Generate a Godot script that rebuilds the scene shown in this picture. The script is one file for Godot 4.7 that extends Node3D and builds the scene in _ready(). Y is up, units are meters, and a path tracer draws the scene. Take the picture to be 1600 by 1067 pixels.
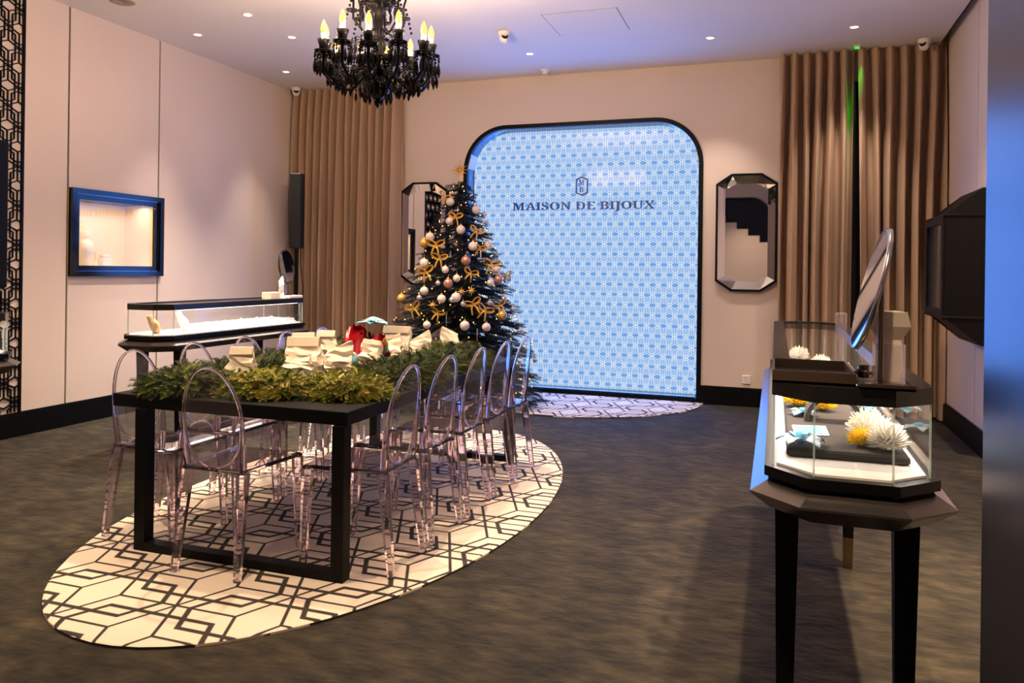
extends Node3D
# A jewellery showroom with a long table laid for guests, glass showcases, a lit panel and a fir tree.
# Metres, y up; the long walls run along z, the panel wall stands at z = ZB.

const XL := -5.7375
const XR := 1.5251
const ZB := -8.3409
const ZF := 2.6
const CEIL := 3.5853
const FLAT := -1

var rng := RandomNumberGenerator.new()
var M := {}


# ---------------------------------------------------------------- mesh builder
class MB:
	var st := SurfaceTool.new()
	var buf := PackedVector3Array()
	var grp := PackedInt32Array()

	func _init() -> void:
		st.begin(Mesh.PRIMITIVE_TRIANGLES)

	func tri(a: Vector3, b: Vector3, c: Vector3, g := -1) -> void:
		buf.append(a)
		buf.append(b)
		buf.append(c)
		grp.append(g)

	func quad(a: Vector3, b: Vector3, c: Vector3, d: Vector3, g := -1) -> void:
		tri(a, b, c, g)
		tri(a, c, d, g)

	# closed shapes are turned so that their faces look outwards
	func flush(closed := true) -> MB:
		var flip := false
		if closed:
			var o := buf[0]
			var v := 0.0
			for i in range(0, buf.size(), 3):
				v += (buf[i] - o).dot((buf[i + 1] - o).cross(buf[i + 2] - o))
			flip = v < 0.0
		for i in range(0, buf.size(), 3):
			st.set_smooth_group(grp[i / 3])
			st.add_vertex(buf[i])
			st.add_vertex(buf[i + 1] if flip else buf[i + 2])
			st.add_vertex(buf[i + 2] if flip else buf[i + 1])
		buf.clear()
		grp.clear()
		return self

	func box(c: Vector3, s: Vector3, b := Basis()) -> MB:
		var h := s * 0.5
		var p := []
		for k in 8:
			p.append(c + b * Vector3(h.x if k & 1 else -h.x, h.y if k & 2 else -h.y, h.z if k & 4 else -h.z))
		for f in [[0, 1, 3, 2], [4, 6, 7, 5], [0, 4, 5, 1], [2, 3, 7, 6], [0, 2, 6, 4], [1, 5, 7, 3]]:
			quad(p[f[0]], p[f[1]], p[f[2]], p[f[3]])
		return flush()

	# box between two corners
	func bx(a: Vector3, b: Vector3) -> MB:
		return box((a + b) * 0.5, (b - a).abs())

	# box with chamfered edges
	func cbox(c: Vector3, s: Vector3, e := 0.004, b := Basis()) -> MB:
		var h := s * 0.5
		var rings := []
		for y in [[-h.y, e], [-h.y + e, 0.0], [h.y - e, 0.0], [h.y, e]]:
			var x: float = h.x - y[1]
			var z: float = h.z - y[1]
			var r := []
			for q in [[-x, -z + e], [-x + e, -z], [x - e, -z], [x, -z + e], [x, z - e], [x - e, z], [-x + e, z], [-x, z - e]]:
				r.append(c + b * Vector3(q[0], y[0], q[1]))
			rings.append(r)
		return loft(rings)

	# rings of equally many points joined one after the other
	func loft(rings: Array, g := -1, caps := true, around := true) -> MB:
		var n: int = rings[0].size()
		for k in rings.size() - 1:
			for i in (n if around else n - 1):
				var j := (i + 1) % n
				quad(rings[k][i], rings[k][j], rings[k + 1][j], rings[k + 1][i], g)
		if caps:
			for side in 2:
				var r: Array = rings[0] if side == 0 else rings[-1]
				var m := Vector3()
				for p in r:
					m += p
				m /= n
				for i in n:
					if side == 0:
						tri(m, r[(i + 1) % n], r[i])
					else:
						tri(m, r[i], r[(i + 1) % n])
		return flush(caps)

	func lathe(profile: Array, segs := 20, at := Vector3(), b := Basis(), g := 1) -> MB:
		var rings := []
		for p in profile:
			var r := []
			for i in segs:
				var a := TAU * i / segs
				r.append(at + b * Vector3(maxf(p.x, 0.0002) * cos(a), p.y, maxf(p.x, 0.0002) * sin(a)))
			rings.append(r)
		return loft(rings, g)

	func ball(c: Vector3, r: Vector3, segs := 14, rows := 9, b := Basis()) -> MB:
		var rings := []
		for k in rows + 1:
			var t := PI * k / rows
			var ring := []
			for i in segs:
				var a := TAU * i / segs
				ring.append(c + b * Vector3(r.x * sin(t) * cos(a) + (0.00001 if k % rows == 0 else 0.0) * cos(a), -r.y * cos(t), r.z * sin(t) * sin(a)))
			rings.append(ring)
		return loft(rings, 1)

	# a tube along a path; radius a number or one for each point; flat < 1 squashes the section
	func tube(path: Array, radius, sides := 8, g := 1, squash := 1.0, turn := 0.0) -> MB:
		var rings := []
		var t: Vector3 = (path[1] - path[0]).normalized()
		var u := t.cross(Vector3.UP if absf(t.y) < 0.9 else Vector3.RIGHT).normalized()
		for k in path.size():
			var d: Vector3 = (path[mini(k + 1, path.size() - 1)] - path[maxi(k - 1, 0)]).normalized()
			u = (u - d * u.dot(d)).normalized()
			var v := d.cross(u)
			var r: float = radius[k] if radius is Array else radius
			var ring := []
			for i in sides:
				var a := TAU * i / sides + turn
				ring.append(path[k] + u * cos(a) * r + v * sin(a) * r * squash)
			rings.append(ring)
		return loft(rings, g)

	# upright prism over an outline given as Vector2(x, z)
	func prism(poly: Array, y0: float, y1: float) -> MB:
		var r0 := []
		var r1 := []
		for p in poly:
			r0.append(Vector3(p.x, y0, p.y))
			r1.append(Vector3(p.x, y1, p.y))
		return loft([r0, r1])

	# a frame between an inner and an outer outline (Vector3 lists of the same length) with a depth vector
	func ring(inner: Array, outer: Array, depth: Vector3) -> MB:
		var n := inner.size()
		for i in n:
			var j := (i + 1) % n
			quad(outer[i], outer[j], inner[j], inner[i])
			quad(inner[i] + depth, inner[j] + depth, outer[j] + depth, outer[i] + depth)
			quad(outer[i] + depth, outer[j] + depth, outer[j], outer[i])
			quad(inner[i], inner[j], inner[j] + depth, inner[i] + depth)
		return flush()

	func mesh() -> ArrayMesh:
		st.generate_normals()
		return st.commit()


# ---------------------------------------------------------------- nodes, names and labels
var used := {}

func numbered(called: String) -> String:
	used[called] = used.get(called, -1) + 1
	return called if used[called] == 0 else "%s_%03d" % [called, used[called]]

func tag(o: Node, label := "", category := "", group := "", kind := "") -> Node:
	for p in [["label", label], ["category", category], ["group", group], ["kind", kind]]:
		if p[1] != "":
			o.set_meta(p[0], p[1])
	return o

func thing(called: String, label: String, category: String, at := Vector3(), turn := 0.0, group := "") -> Node3D:
	var o := Node3D.new()
	o.name = numbered(called)
	add_child(o)
	o.position = at
	o.rotation.y = turn
	tag(o, label, category, group)
	return o

func part(called: String, mb, material: Material, parent: Node = self) -> MeshInstance3D:
	var o := MeshInstance3D.new()
	o.name = called if parent != self else numbered(called)
	o.mesh = mb.mesh() if mb is MB else mb
	o.material_override = material
	parent.add_child(o, true)
	return o

func single(called: String, mb, material: Material, label: String, category: String, at := Vector3(), turn := 0.0, group := "") -> MeshInstance3D:
	var o := part(called, mb, material)
	o.position = at
	o.rotation.y = turn
	tag(o, label, category, group)
	return o

func struct(called: String, mb, material: Material, parent: Node = self) -> MeshInstance3D:
	var o := part(called, mb, material, parent)
	if parent == self:
		o.set_meta("kind", "structure")
	return o

func copy(src: Node3D, at: Vector3, turn := 0.0, label := "", scaled := 1.0) -> Node3D:
	var o: Node3D = src.duplicate()
	o.name = numbered(String(src.name))
	add_child(o)
	o.position = at
	o.rotation = Vector3(0, turn, 0)
	o.scale = Vector3.ONE * scaled
	if label != "":
		o.set_meta("label", label)
	return o

func scatter(called: String, mesh: Mesh, material: Material, where: Array, colors: Array, parent: Node) -> void:
	var mm := MultiMesh.new()
	mm.transform_format = MultiMesh.TRANSFORM_3D
	mm.use_colors = colors.size() > 0
	mm.mesh = mesh
	mm.instance_count = where.size()
	for i in where.size():
		mm.set_instance_transform(i, where[i])
		if colors.size() > 0:
			mm.set_instance_color(i, colors[i % colors.size()])
	var o := MultiMeshInstance3D.new()
	o.name = called
	o.multimesh = mm
	o.material_override = material
	o.set_meta("kind", "stuff")
	parent.add_child(o, true)


# ---------------------------------------------------------------- materials
func mat(c: Color, rough := 0.6, metal := 0.0) -> StandardMaterial3D:
	var m := StandardMaterial3D.new()
	m.albedo_color = c
	m.roughness = rough
	m.metallic = metal
	return m

func rgb(r: float, g: float, b: float) -> Color:
	return Color(r / 255.0, g / 255.0, b / 255.0)

func clear(c: Color, alpha: float, rough := 0.03) -> StandardMaterial3D:
	var m := mat(Color(c.r, c.g, c.b, alpha), rough)
	m.transparency = BaseMaterial3D.TRANSPARENCY_ALPHA
	m.cull_mode = BaseMaterial3D.CULL_DISABLED
	return m

func glow(c: Color, energy: float, base := Color.BLACK) -> StandardMaterial3D:
	var m := mat(base, 0.5)
	m.emission_enabled = true
	m.emission = c
	m.emission_energy_multiplier = energy
	return m

func noise_tex(freq: float, seed_: int, ramp: Array, size := 512, stretch := 1.0) -> ImageTexture:
	var n := FastNoiseLite.new()
	n.seed = seed_
	n.noise_type = FastNoiseLite.TYPE_SIMPLEX_SMOOTH
	n.frequency = freq
	n.fractal_octaves = 4
	var im := n.get_seamless_image(size, size)
	var im2 := Image.create(size, size, false, Image.FORMAT_RGB8)
	for y in size:
		for x in size:
			var v := im.get_pixel(x, int(y * stretch) % size).r
			im2.set_pixel(x, y, ramp[0].lerp(ramp[1], v))
	return ImageTexture.create_from_image(im2)

# the interlaced hexagon pattern shared by screen, rug and lattice: strokes round one site, in half-spacings
# each stroke: from, to, weight
func motif() -> Array:
	var out := []
	var p := [Vector2(0, -1.40), Vector2(0.64, -1.08), Vector2(0.64, 1.08), Vector2(0, 1.40), Vector2(-0.64, 1.08), Vector2(-0.64, -1.08)]
	for i in 6:
		out.append([p[i], p[(i + 1) % 6], 1.25])
	out.append([Vector2(0, -0.46), Vector2(2, 0.46), 1.0])
	out.append([Vector2(0, 0.46), Vector2(2, -0.46), 1.0])
	out.append([Vector2(0, 0.46), Vector2(0, 2.96), 1.0])
	return out

# one repeat of the pattern; turned: its long side runs along u
func pattern_tex(ground: Color, line: Color, half: float, inside = null, turned := false, weighted := 0.0) -> ImageTexture:
	var w := 256
	var h := 438
	var im := Image.create(w, h, false, Image.FORMAT_RGB8)
	im.fill(ground)
	var s := w / 2.0
	var ys := h / 3.42
	if inside != null:
		for site in [Vector2(0, 0), Vector2(2, 0), Vector2(0, 3.42), Vector2(2, 3.42), Vector2(1, 1.71)]:
			for y in h:
				for x in w:
					var d: Vector2 = Vector2(x / s, y / ys) - site
					if absf(d.x) < 0.64 and absf(d.y) < 0.46 - 0.46 * absf(d.x):
						im.set_pixel(x, y, inside)
	for site in [Vector2(0, 0), Vector2(1, 1.71)]:
		for seg in motif():
			var hw: float = half * (1.0 + weighted * (seg[2] - 1.0))
			for ox in [-2.0, 0.0, 2.0]:
				for oy in [-3.42, 0.0, 3.42]:
					var a: Vector2 = seg[0] + site + Vector2(ox, oy)
					var b: Vector2 = seg[1] + site + Vector2(ox, oy)
					var x0 := int(maxf(0, (minf(a.x, b.x) - hw) * s))
					var x1 := int(minf(w - 1, (maxf(a.x, b.x) + hw) * s + 1))
					var y0 := int(maxf(0, (minf(a.y, b.y) - hw) * ys))
					var y1 := int(minf(h - 1, (maxf(a.y, b.y) + hw) * ys + 1))
					for y in range(y0, y1 + 1):
						for x in range(x0, x1 + 1):
							var q := Vector2((x + 0.5) / s, (y + 0.5) / ys)
							var d := q.distance_to(Geometry2D.get_closest_point_to_segment(q, a, b))
							if d < hw:
								im.set_pixel(x, y, im.get_pixel(x, y).lerp(line, clampf((hw - d) / hw * 2.5, 0, 1)))
	if turned:
		im.rotate_90(CLOCKWISE)
	return ImageTexture.create_from_image(im)

func triplanar(m: StandardMaterial3D, scale: Vector3, offset := Vector3()) -> StandardMaterial3D:
	m.uv1_triplanar = true
	m.uv1_world_triplanar = true
	m.uv1_scale = scale
	m.uv1_offset = offset
	m.uv1_triplanar_sharpness = 8.0
	return m

func make_materials() -> void:
	M.wall = mat(rgb(216, 198, 186), 0.75)
	M.ceiling = mat(rgb(232, 226, 222), 0.85)
	M.black = mat(rgb(13, 13, 16), 0.4)
	M.black_satin = mat(rgb(20, 19, 20), 0.28)
	M.lacquer = mat(rgb(84, 78, 76), 0.24, 0.7)
	M.black_gloss = mat(rgb(12, 13, 18), 0.12)
	M.black.metallic_specular = 0.25
	M.joint = mat(rgb(14, 12, 12), 0.5)
	M.velvet = mat(rgb(58, 54, 54), 0.95)
	M.white = mat(rgb(240, 236, 230), 0.6)
	M.cream = mat(rgb(240, 222, 196), 0.7)
	M.tan = mat(rgb(214, 178, 128), 0.7)
	M.brass = mat(rgb(150, 128, 96), 0.25, 1.0)
	M.bronze = mat(rgb(120, 106, 92), 0.35, 1.0)
	M.gold = mat(rgb(222, 170, 70), 0.3, 0.8)
	M.steel = mat(rgb(200, 200, 205), 0.2, 1.0)
	M.mirror = mat(rgb(225, 225, 228), 0.02, 1.0)
	M.glass = clear(rgb(225, 235, 235), 0.02, 0.0)
	M.glass.metallic_specular = 0.35
	M.acrylic = clear(rgb(238, 226, 240), 0.07, 0.02)
	var solid := mat(Color(0.99, 0.93, 0.975, 0.02), 0.0)
	solid.refraction_enabled = true
	solid.refraction_scale = 0.05
	M.acrylic_solid = solid
	M.acrylic_edge = clear(rgb(244, 232, 244), 0.24, 0.02)
	M.plastic = mat(rgb(232, 226, 220), 0.45)
	M.navy = mat(rgb(12, 15, 30), 0.6)
	var carpet := mat(Color.WHITE, 1.0)
	carpet.albedo_texture = noise_tex(0.02, 5, [rgb(29, 26, 19), rgb(80, 70, 53)], 512, 2.0)
	carpet.detail_enabled = true
	carpet.detail_blend_mode = BaseMaterial3D.BLEND_MODE_MUL
	carpet.detail_albedo = noise_tex(0.006, 9, [rgb(165, 165, 165), rgb(255, 255, 255)])
	carpet.heightmap_enabled = true
	carpet.heightmap_scale = 0.5
	carpet.heightmap_texture = noise_tex(0.05, 15, [Color.BLACK, Color.WHITE], 512, 2.0)
	M.carpet = triplanar(carpet, Vector3(0.5, 0.5, 0.5))
	var rug := mat(Color.WHITE, 0.95)
	rug.albedo_texture = pattern_tex(rgb(226, 209, 192), rgb(46, 40, 36), 0.036, null, true, 2.5)
	M.rug = triplanar(rug, Vector3(1 / 0.785, 1, 1 / 0.475), Vector3(2.66 / 0.785, 0, 2.5 / 0.475))
	var screen := mat(rgb(20, 30, 50), 0.06)
	screen.emission_enabled = true
	screen.emission = Color.BLACK
	screen.emission_texture = pattern_tex(rgb(134, 181, 241), rgb(230, 242, 255), 0.07, rgb(116, 171, 238))
	screen.emission_energy_multiplier = 0.9
	M.screen = triplanar(screen, Vector3(1 / 0.122, 1 / 0.225, 1))
	var cloth := mat(rgb(176, 146, 120), 0.9)
	cloth.rim_enabled = true
	cloth.rim = 0.3
	M.curtain = cloth
	M.paper = mat(rgb(240, 226, 206), 0.85)
	M.paper.backlight_enabled = true
	M.paper.backlight = Color(0.2, 0.17, 0.13)
	M.red = mat(rgb(150, 8, 24), 0.15)
	M.wine = mat(rgb(74, 6, 18), 0.1)
	M.bulb = glow(Color(1.0, 0.7, 0.3), 2.8)
	M.candle = mat(rgb(240, 206, 140), 0.6)
	M.black_glass = mat(rgb(9, 8, 9), 0.1)
	M.black_glass.metallic_specular = 0.34
	M.led = glow(Color(1.0, 0.95, 0.88), 2.2)
	M.down = glow(Color(1.0, 0.9, 0.8), 4.0)
	var green := mat(Color.WHITE, 0.75)
	green.vertex_color_use_as_albedo = true
	M.foliage = green
	var bark := mat(rgb(52, 40, 30), 0.9)
	M.bark = bark


# ---------------------------------------------------------------- camera, air and the large lights
func set_camera() -> void:
	var cam := Camera3D.new()
	cam.name = "camera"
	add_child(cam)
	cam.position = Vector3(0, 1.38, 0)
	cam.rotation = Vector3(0, 0.3299, 0.013)
	var f := 1202.7
	var near := 0.05
	cam.projection = Camera3D.PROJECTION_FRUSTUM
	cam.set_frustum(1067.0 / f * near, Vector2(0, -(533.5 - 422.15) / f * near), near, 60.0)
	cam.current = true
	var we := WorldEnvironment.new()
	var env := Environment.new()
	env.background_mode = Environment.BG_COLOR
	env.background_color = Color(0.01, 0.01, 0.014)
	env.tonemap_mode = Environment.TONE_MAPPER_LINEAR
	env.tonemap_exposure = 1.0
	env.sdfgi_enabled = true
	env.ssao_enabled = true
	env.ssil_enabled = true
	we.environment = env
	we.name = "environment"
	add_child(we)
	# the lit panel on the far wall, just in front of its face
	var a := AreaLight3D.new()
	a.name = "screen_area"
	a.area_size = Vector2(2.6, 2.88)
	a.area_normalize_energy = true
	a.light_energy = 9.0
	a.light_color = Color(0.16, 0.5, 1.0)
	a.shadow_enabled = true
	add_child(a)
	a.position = Vector3(-2.0975, 1.52, ZB - 0.19)
	a.rotation.y = PI

func spot(at: Vector3, to: Vector3, energy: float, angle := 40.0, color := Color(1.0, 0.92, 0.84), soft := 0.9) -> void:
	var l := SpotLight3D.new()
	l.name = "downlight_beam"
	add_child(l, true)
	l.position = at
	l.look_at_from_position(at, to, Vector3.RIGHT if absf((to - at).normalized().y) > 0.95 else Vector3.UP)
	l.spot_angle = angle
	l.spot_angle_attenuation = soft
	l.spot_range = 14.0
	l.spot_attenuation = 2.0
	l.light_energy = energy
	l.light_color = color
	l.light_size = 0.04
	l.shadow_enabled = true

func strip(at: Vector3, size: Vector2, energy: float, color: Color, rot: Vector3) -> void:
	var a := AreaLight3D.new()
	a.name = "strip_light"
	add_child(a, true)
	a.position = at
	a.rotation = rot
	a.area_size = size
	a.area_normalize_energy = true
	a.light_energy = energy
	a.light_color = color
	a.shadow_enabled = true


# ---------------------------------------------------------------- the room
func room() -> void:
	struct("floor", MB.new().bx(Vector3(XL - 0.3, -0.1, ZB - 0.5), Vector3(XR + 0.3, 0, ZF + 0.2)), M.carpet)
	# ceiling: one slab that stops short of the right wall, leaving a dark shadow gap with a lid above
	var c := MB.new()
	c.bx(Vector3(XL - 0.3, CEIL, ZB - 0.5), Vector3(1.45, CEIL + 0.1, ZF + 0.2))
	c.bx(Vector3(1.4, CEIL + 0.3, ZB - 0.5), Vector3(XR + 0.3, CEIL + 0.4, ZF + 0.2))
	struct("ceiling", c, M.ceiling)
	# left wall: dark backing with panels in front, joints between them, and a hole for the showcase niche
	var b := MB.new()
	b.bx(Vector3(XL - 0.45, 0, ZB - 0.5), Vector3(XL - 0.40, CEIL, ZF + 0.2))
	for r in [[ZB - 0.5, -5.97, 0.0, CEIL], [-5.09, ZF + 0.2, 0.0, CEIL], [-5.97, -5.09, 0.0, 1.36], [-5.97, -5.09, 1.96, CEIL]]:
		b.bx(Vector3(XL - 0.40, r[2], r[0]), Vector3(XL - 0.016, r[3], r[1]))
	var wl := struct("wall_left", b, M.joint)
	for r in [[ZB, -6.026], [-4.988, -4.585], [-4.585, ZF]]:
		part("panel", MB.new().bx(Vector3(XL - 0.016, 0, r[0]), Vector3(XL, CEIL, r[1])), M.wall, wl)
	var pn := MB.new()
	for r in [[-6.008, -5.97, 0.0, CEIL], [-5.09, -5.006, 0.0, CEIL], [-5.97, -5.09, 0.0, 1.36], [-5.97, -5.09, 1.96, CEIL]]:
		pn.bx(Vector3(XL - 0.016, r[2], r[0]), Vector3(XL, r[3], r[1]))
	part("panel", pn, M.wall, wl)
	# right wall with one panel joint
	var wr := struct("wall_right", MB.new().bx(Vector3(XR + 0.016, 0, ZB - 0.5), Vector3(XR + 0.2, CEIL + 0.35, ZF + 0.2)), M.joint)
	for r in [[ZB, -7.075], [-7.063, -4.4], [-4.388, ZF]]:
		part("panel", MB.new().bx(Vector3(XR, 0, r[0]), Vector3(XR + 0.016, CEIL + 0.1, r[1])), M.wall, wr)
	# far wall with the arched opening for the lit panel
	var w := MB.new()
	w.bx(Vector3(XL - 0.1, 0, ZB - 0.3), Vector3(-3.42, CEIL, ZB))
	w.bx(Vector3(-0.775, 0, ZB - 0.3), Vector3(XR + 0.1, CEIL + 0.3, ZB))
	var n := 48
	for i in n:
		var xa := lerpf(-3.42, -0.775, float(i) / n)
		var xb := lerpf(-3.42, -0.775, float(i + 1) / n)
		var ya := arch(xa)
		var yb := arch(xb)
		w.loft([[Vector3(xa, ya, ZB), Vector3(xa, CEIL, ZB), Vector3(xa, CEIL, ZB - 0.3), Vector3(xa, ya, ZB - 0.3)], [Vector3(xb, yb, ZB), Vector3(xb, CEIL, ZB), Vector3(xb, CEIL, ZB - 0.3), Vector3(xb, yb, ZB - 0.3)]])
	struct("wall_back", w, M.wall)
	# wall behind the camera, with a stair hall beyond an arched opening (seen in the mirrors)
	var k := MB.new()
	k.bx(Vector3(XL - 0.3, 0, ZF), Vector3(-1.7, CEIL, ZF + 0.2))
	k.bx(Vector3(-0.12, 0, ZF), Vector3(XR + 0.3, CEIL + 0.35, ZF + 0.2))
	k.bx(Vector3(-1.7, 3.2, ZF), Vector3(-0.12, CEIL, ZF + 0.2))
	for i in 10:
		var a := PI / 2 * (i + 0.5) / 10
		k.bx(Vector3(-0.12 - 0.45 * (1 - sin(PI / 2 * i / 10.0)), 3.2 - 0.45 * (1 - cos(a)), ZF), Vector3(-0.12 - 0.45 * (1 - sin(PI / 2 * (i + 1) / 10.0)), 3.21, ZF + 0.2))
	for s in 6:
		k.bx(Vector3(-1.7 + 0.265 * s, 0, ZF + 0.05), Vector3(-1.7 + 0.265 * (s + 1), 2.92 - 0.16 * s, ZF + 0.18))
	struct("wall_front", k, M.wall)
	struct("wall_hall", MB.new().bx(Vector3(-2.0, 0, ZF + 1.2), Vector3(0.8, 3.4, ZF + 1.3)).bx(Vector3(-2.0, 0, ZF + 0.2), Vector3(-1.9, 3.4, ZF + 1.3)).bx(Vector3(0.7, 0, ZF + 0.2), Vector3(0.8, 3.4, ZF + 1.3)).bx(Vector3(-2.0, 3.4, ZF + 0.2), Vector3(0.8, 3.5, ZF + 1.3)).bx(Vector3(-2.0, -0.1, ZF + 0.2), Vector3(0.8, 0, ZF + 1.3)), M.navy)
	# skirting
	struct("baseboard_left", MB.new().bx(Vector3(XL, 0, ZB), Vector3(XL + 0.03, 0.18, ZF)).bx(Vector3(XL, 0.18, ZB), Vector3(XL + 0.02, 0.193, ZF)), M.black)
	struct("baseboard_right", MB.new().bx(Vector3(XR - 0.03, 0, ZB), Vector3(XR, 0.18, ZF)).bx(Vector3(XR - 0.02, 0.18, ZB), Vector3(XR, 0.193, ZF)), M.black)
	struct("baseboard_back", MB.new().bx(Vector3(XL, 0, ZB), Vector3(-3.46, 0.18, ZB + 0.03)).bx(Vector3(-0.735, 0, ZB), Vector3(XR, 0.18, ZB + 0.03)).bx(Vector3(-0.735, 0.18, ZB), Vector3(XR, 0.193, ZB + 0.02)).bx(Vector3(XL, 0.18, ZB), Vector3(-3.46, 0.193, ZB + 0.02)), M.black)
	# the glossy open door leaf close to the camera on the right
	struct("door_1", MB.new().cbox(Vector3(0.335, 1.65, 0.13), Vector3(0.07, 3.3, 2.94), 0.006), M.door)
	# dark window behind the gap of the right curtains
	struct("window_1", MB.new().bx(Vector3(0.35, 0.3, ZB), Vector3(1.15, 3.3, ZB + 0.012)), M.black_gloss)
	# inspection hatch in the ceiling
	var hatch := thing("access_panel", "flush square inspection hatch in the ceiling before the lit panel", "ceiling hatch", Vector3(-1.61, CEIL, -6.66))
	part("gap", MB.new().bx(Vector3(-0.33, -0.001, -0.31), Vector3(0.33, 0.02, 0.31)), M.joint_soft, hatch)
	part("lid", MB.new().bx(Vector3(-0.322, -0.003, -0.302), Vector3(0.322, 0.02, 0.302)), M.ceiling, hatch)

func arch(x: float) -> float:
	var top := 3.0
	var r := 0.47
	var d := maxf(-3.42 + r - x, x - (-0.775 - r))
	return top if d <= 0 else top - r + sqrt(maxf(0.0, r * r - d * d))

# the outline of the arched panel, grown by g, from bottom left over the top to bottom right, closed below
func arch_outline(g: float, z: float, floor_y: float) -> Array:
	var xl := -3.42 - g
	var xr := -0.775 + g
	var top := 3.0 + g
	var r := 0.47 + g
	var p := [Vector3(xl, floor_y, z)]
	for i in 13:
		var a := PI - PI / 2 * i / 12
		p.append(Vector3(xl + r + r * cos(a), top - r + r * sin(a), z))
	for i in 13:
		var a := PI / 2 - PI / 2 * i / 12
		p.append(Vector3(xr - r + r * cos(a), top - r + r * sin(a), z))
	p.append(Vector3(xr, floor_y, z))
	return p

func lit_panel() -> void:
	var t := thing("lit_screen", "glowing pale blue arched panel with white interlaced hexagon pattern and black frame", "screen", Vector3(-2.1, 0, ZB))
	var off := Vector3(2.1, 0, -ZB)
	var shift := func(a: Array) -> Array: return a.map(func(v): return v + off)
	var face := MB.new()
	var o: Array = shift.call(arch_outline(0.0, ZB - 0.2, 0.06))
	var m := Vector3(0, 1.5, -0.2)
	for i in o.size():
		face.tri(m, o[(i + 1) % o.size()], o[i])
	face.flush(false)
	part("glowing_face", face, M.screen, t)
	part("frame", MB.new().ring(shift.call(arch_outline(-0.004, ZB - 0.03, 0.05)), shift.call(arch_outline(0.042, ZB - 0.03, 0.0)), Vector3(0, 0, 0.055)), M.black, t)
	part("reveal", MB.new().ring(shift.call(arch_outline(-0.006, ZB - 0.21, 0.055)), shift.call(arch_outline(0.002, ZB - 0.21, 0.03)), Vector3(0, 0, 0.185)), M.reveal, t)
	part("sill", MB.new().bx(Vector3(-1.3, 0, -0.2), Vector3(1.3, 0.062, 0.0)), M.black_gloss, t)
	part("backing", MB.new().bx(Vector3(-1.5, 0, -0.26), Vector3(1.5, 3.2, -0.215)), M.black, t)
	# sign on the panel
	var s := thing("sign", "dark navy shop sign with serif capitals under a hexagonal emblem on glowing panel", "sign", Vector3(-2.1, 2.0, ZB - 0.2))
	part("lettering", letters("MAISON DE BIJOUX", 1.65, 0.118, Vector3(-0.82, 0.05, 0.012)), M.sign, s)
	var hexa := func(a: float, b: float, e: float) -> Array: return [Vector3(0, -b, 0.004), Vector3(a, -e, 0.004), Vector3(a, e, 0.004), Vector3(0, b, 0.004), Vector3(-a, e, 0.004), Vector3(-a, -e, 0.004)].map(func(v): return v + Vector3(0.005, 0.345, 0))
	part("emblem_outline", MB.new().ring(hexa.call(0.057, 0.095, 0.068), hexa.call(0.072, 0.112, 0.08), Vector3(0, 0, 0.014)), M.sign, s)
	part("emblem_letter", letters("M", 0.062, 0.062, Vector3(-0.027, 0.355, 0.012)), M.sign, s)
	part("emblem_letter", letters("B", 0.05, 0.062, Vector3(-0.022, 0.275, 0.012)), M.sign, s)

# lettering as a mesh: its lower left corner at `at`, as wide and high as given
func letters(text: String, wide: float, high: float, at: Vector3) -> ArrayMesh:
	var tm := TextMesh.new()
	tm.text = text
	var f := SystemFont.new()
	f.font_names = PackedStringArray(["Droid Serif"])
	tm.font = f
	f.font_weight = 700
	tm.font_size = 48
	tm.depth = 0.01
	tm.pixel_size = 0.01
	tm.curve_step = 1.0
	var box := tm.get_aabb()
	var st := SurfaceTool.new()
	st.begin(Mesh.PRIMITIVE_TRIANGLES)
	var k := Vector3(wide / box.size.x, high / box.size.y, 1.0)
	for n in tm.get_surface_count():
		st.append_from(tm, n, Transform3D(Basis.from_scale(k), at - box.position * k))
	return st.commit()

func lattice() -> void:
	var a0 := 0.0915
	var dy := 1.71 * a0
	var t := thing("lattice_screen", "black cut lattice screen of interlaced hexagons on the wall", "screen panel", Vector3(XL + 0.002, 0, -4.07))
	var z0 := -0.49
	var z1 := 0.49
	var y0 := 0.2
	var y1 := CEIL - 0.005
	var box := Rect2(z0, y0, z1 - z0, y1 - y0)
	var mb := MB.new()
	for row in range(-1, 24):
		for col in range(-4, 5):
			var site := Vector2(col * 2 * a0 + (a0 if row % 2 != 0 else 0.0), 0.28 + row * dy)
			for seg in motif():
				var pl := Geometry2D.intersect_polyline_with_polygon(PackedVector2Array([site + seg[0] * a0, site + seg[1] * a0]), PackedVector2Array([box.position, Vector2(z1, y0), box.end, Vector2(z0, y1)]))
				for line in pl:
					if line.size() < 2:
						continue
					var p := Vector3(0.006, line[0].y, line[0].x)
					var q := Vector3(0.006, line[1].y, line[1].x)
					var d := q - p
					if d.length() < 0.004:
						continue
					mb.box((p + q) / 2, Vector3(0.012, 0.0085, d.length() + 0.004), Basis(Vector3.RIGHT, d.normalized().cross(Vector3.RIGHT) * -1.0, d.normalized()))
	part("lattice", mb, M.black, t)
	part("edge_bar", MB.new().bx(Vector3(0, 0.19, z0 - 0.014), Vector3(0.02, CEIL, z0 + 0.004)), M.black, t)
	part("edge_bar", MB.new().bx(Vector3(0, 0.19, z1 - 0.004), Vector3(0.02, CEIL, z1 + 0.014)), M.black, t)
	# black showcase standing out from the lattice; only its edge shows
	var c := thing("wall_cabinet", "black wall cabinet hanging on the lattice screen", "cabinet", Vector3(XL + 0.022, 1.76, -3.9))
	part("body", MB.new().cbox(Vector3(0.03, 0, 0), Vector3(0.06, 1.14, 1.0), 0.01), M.black, c)
	part("pane", MB.new().bx(Vector3(0.06, -0.45, -0.4), Vector3(0.064, 0.45, 0.4)), M.black_gloss, c)

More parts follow.
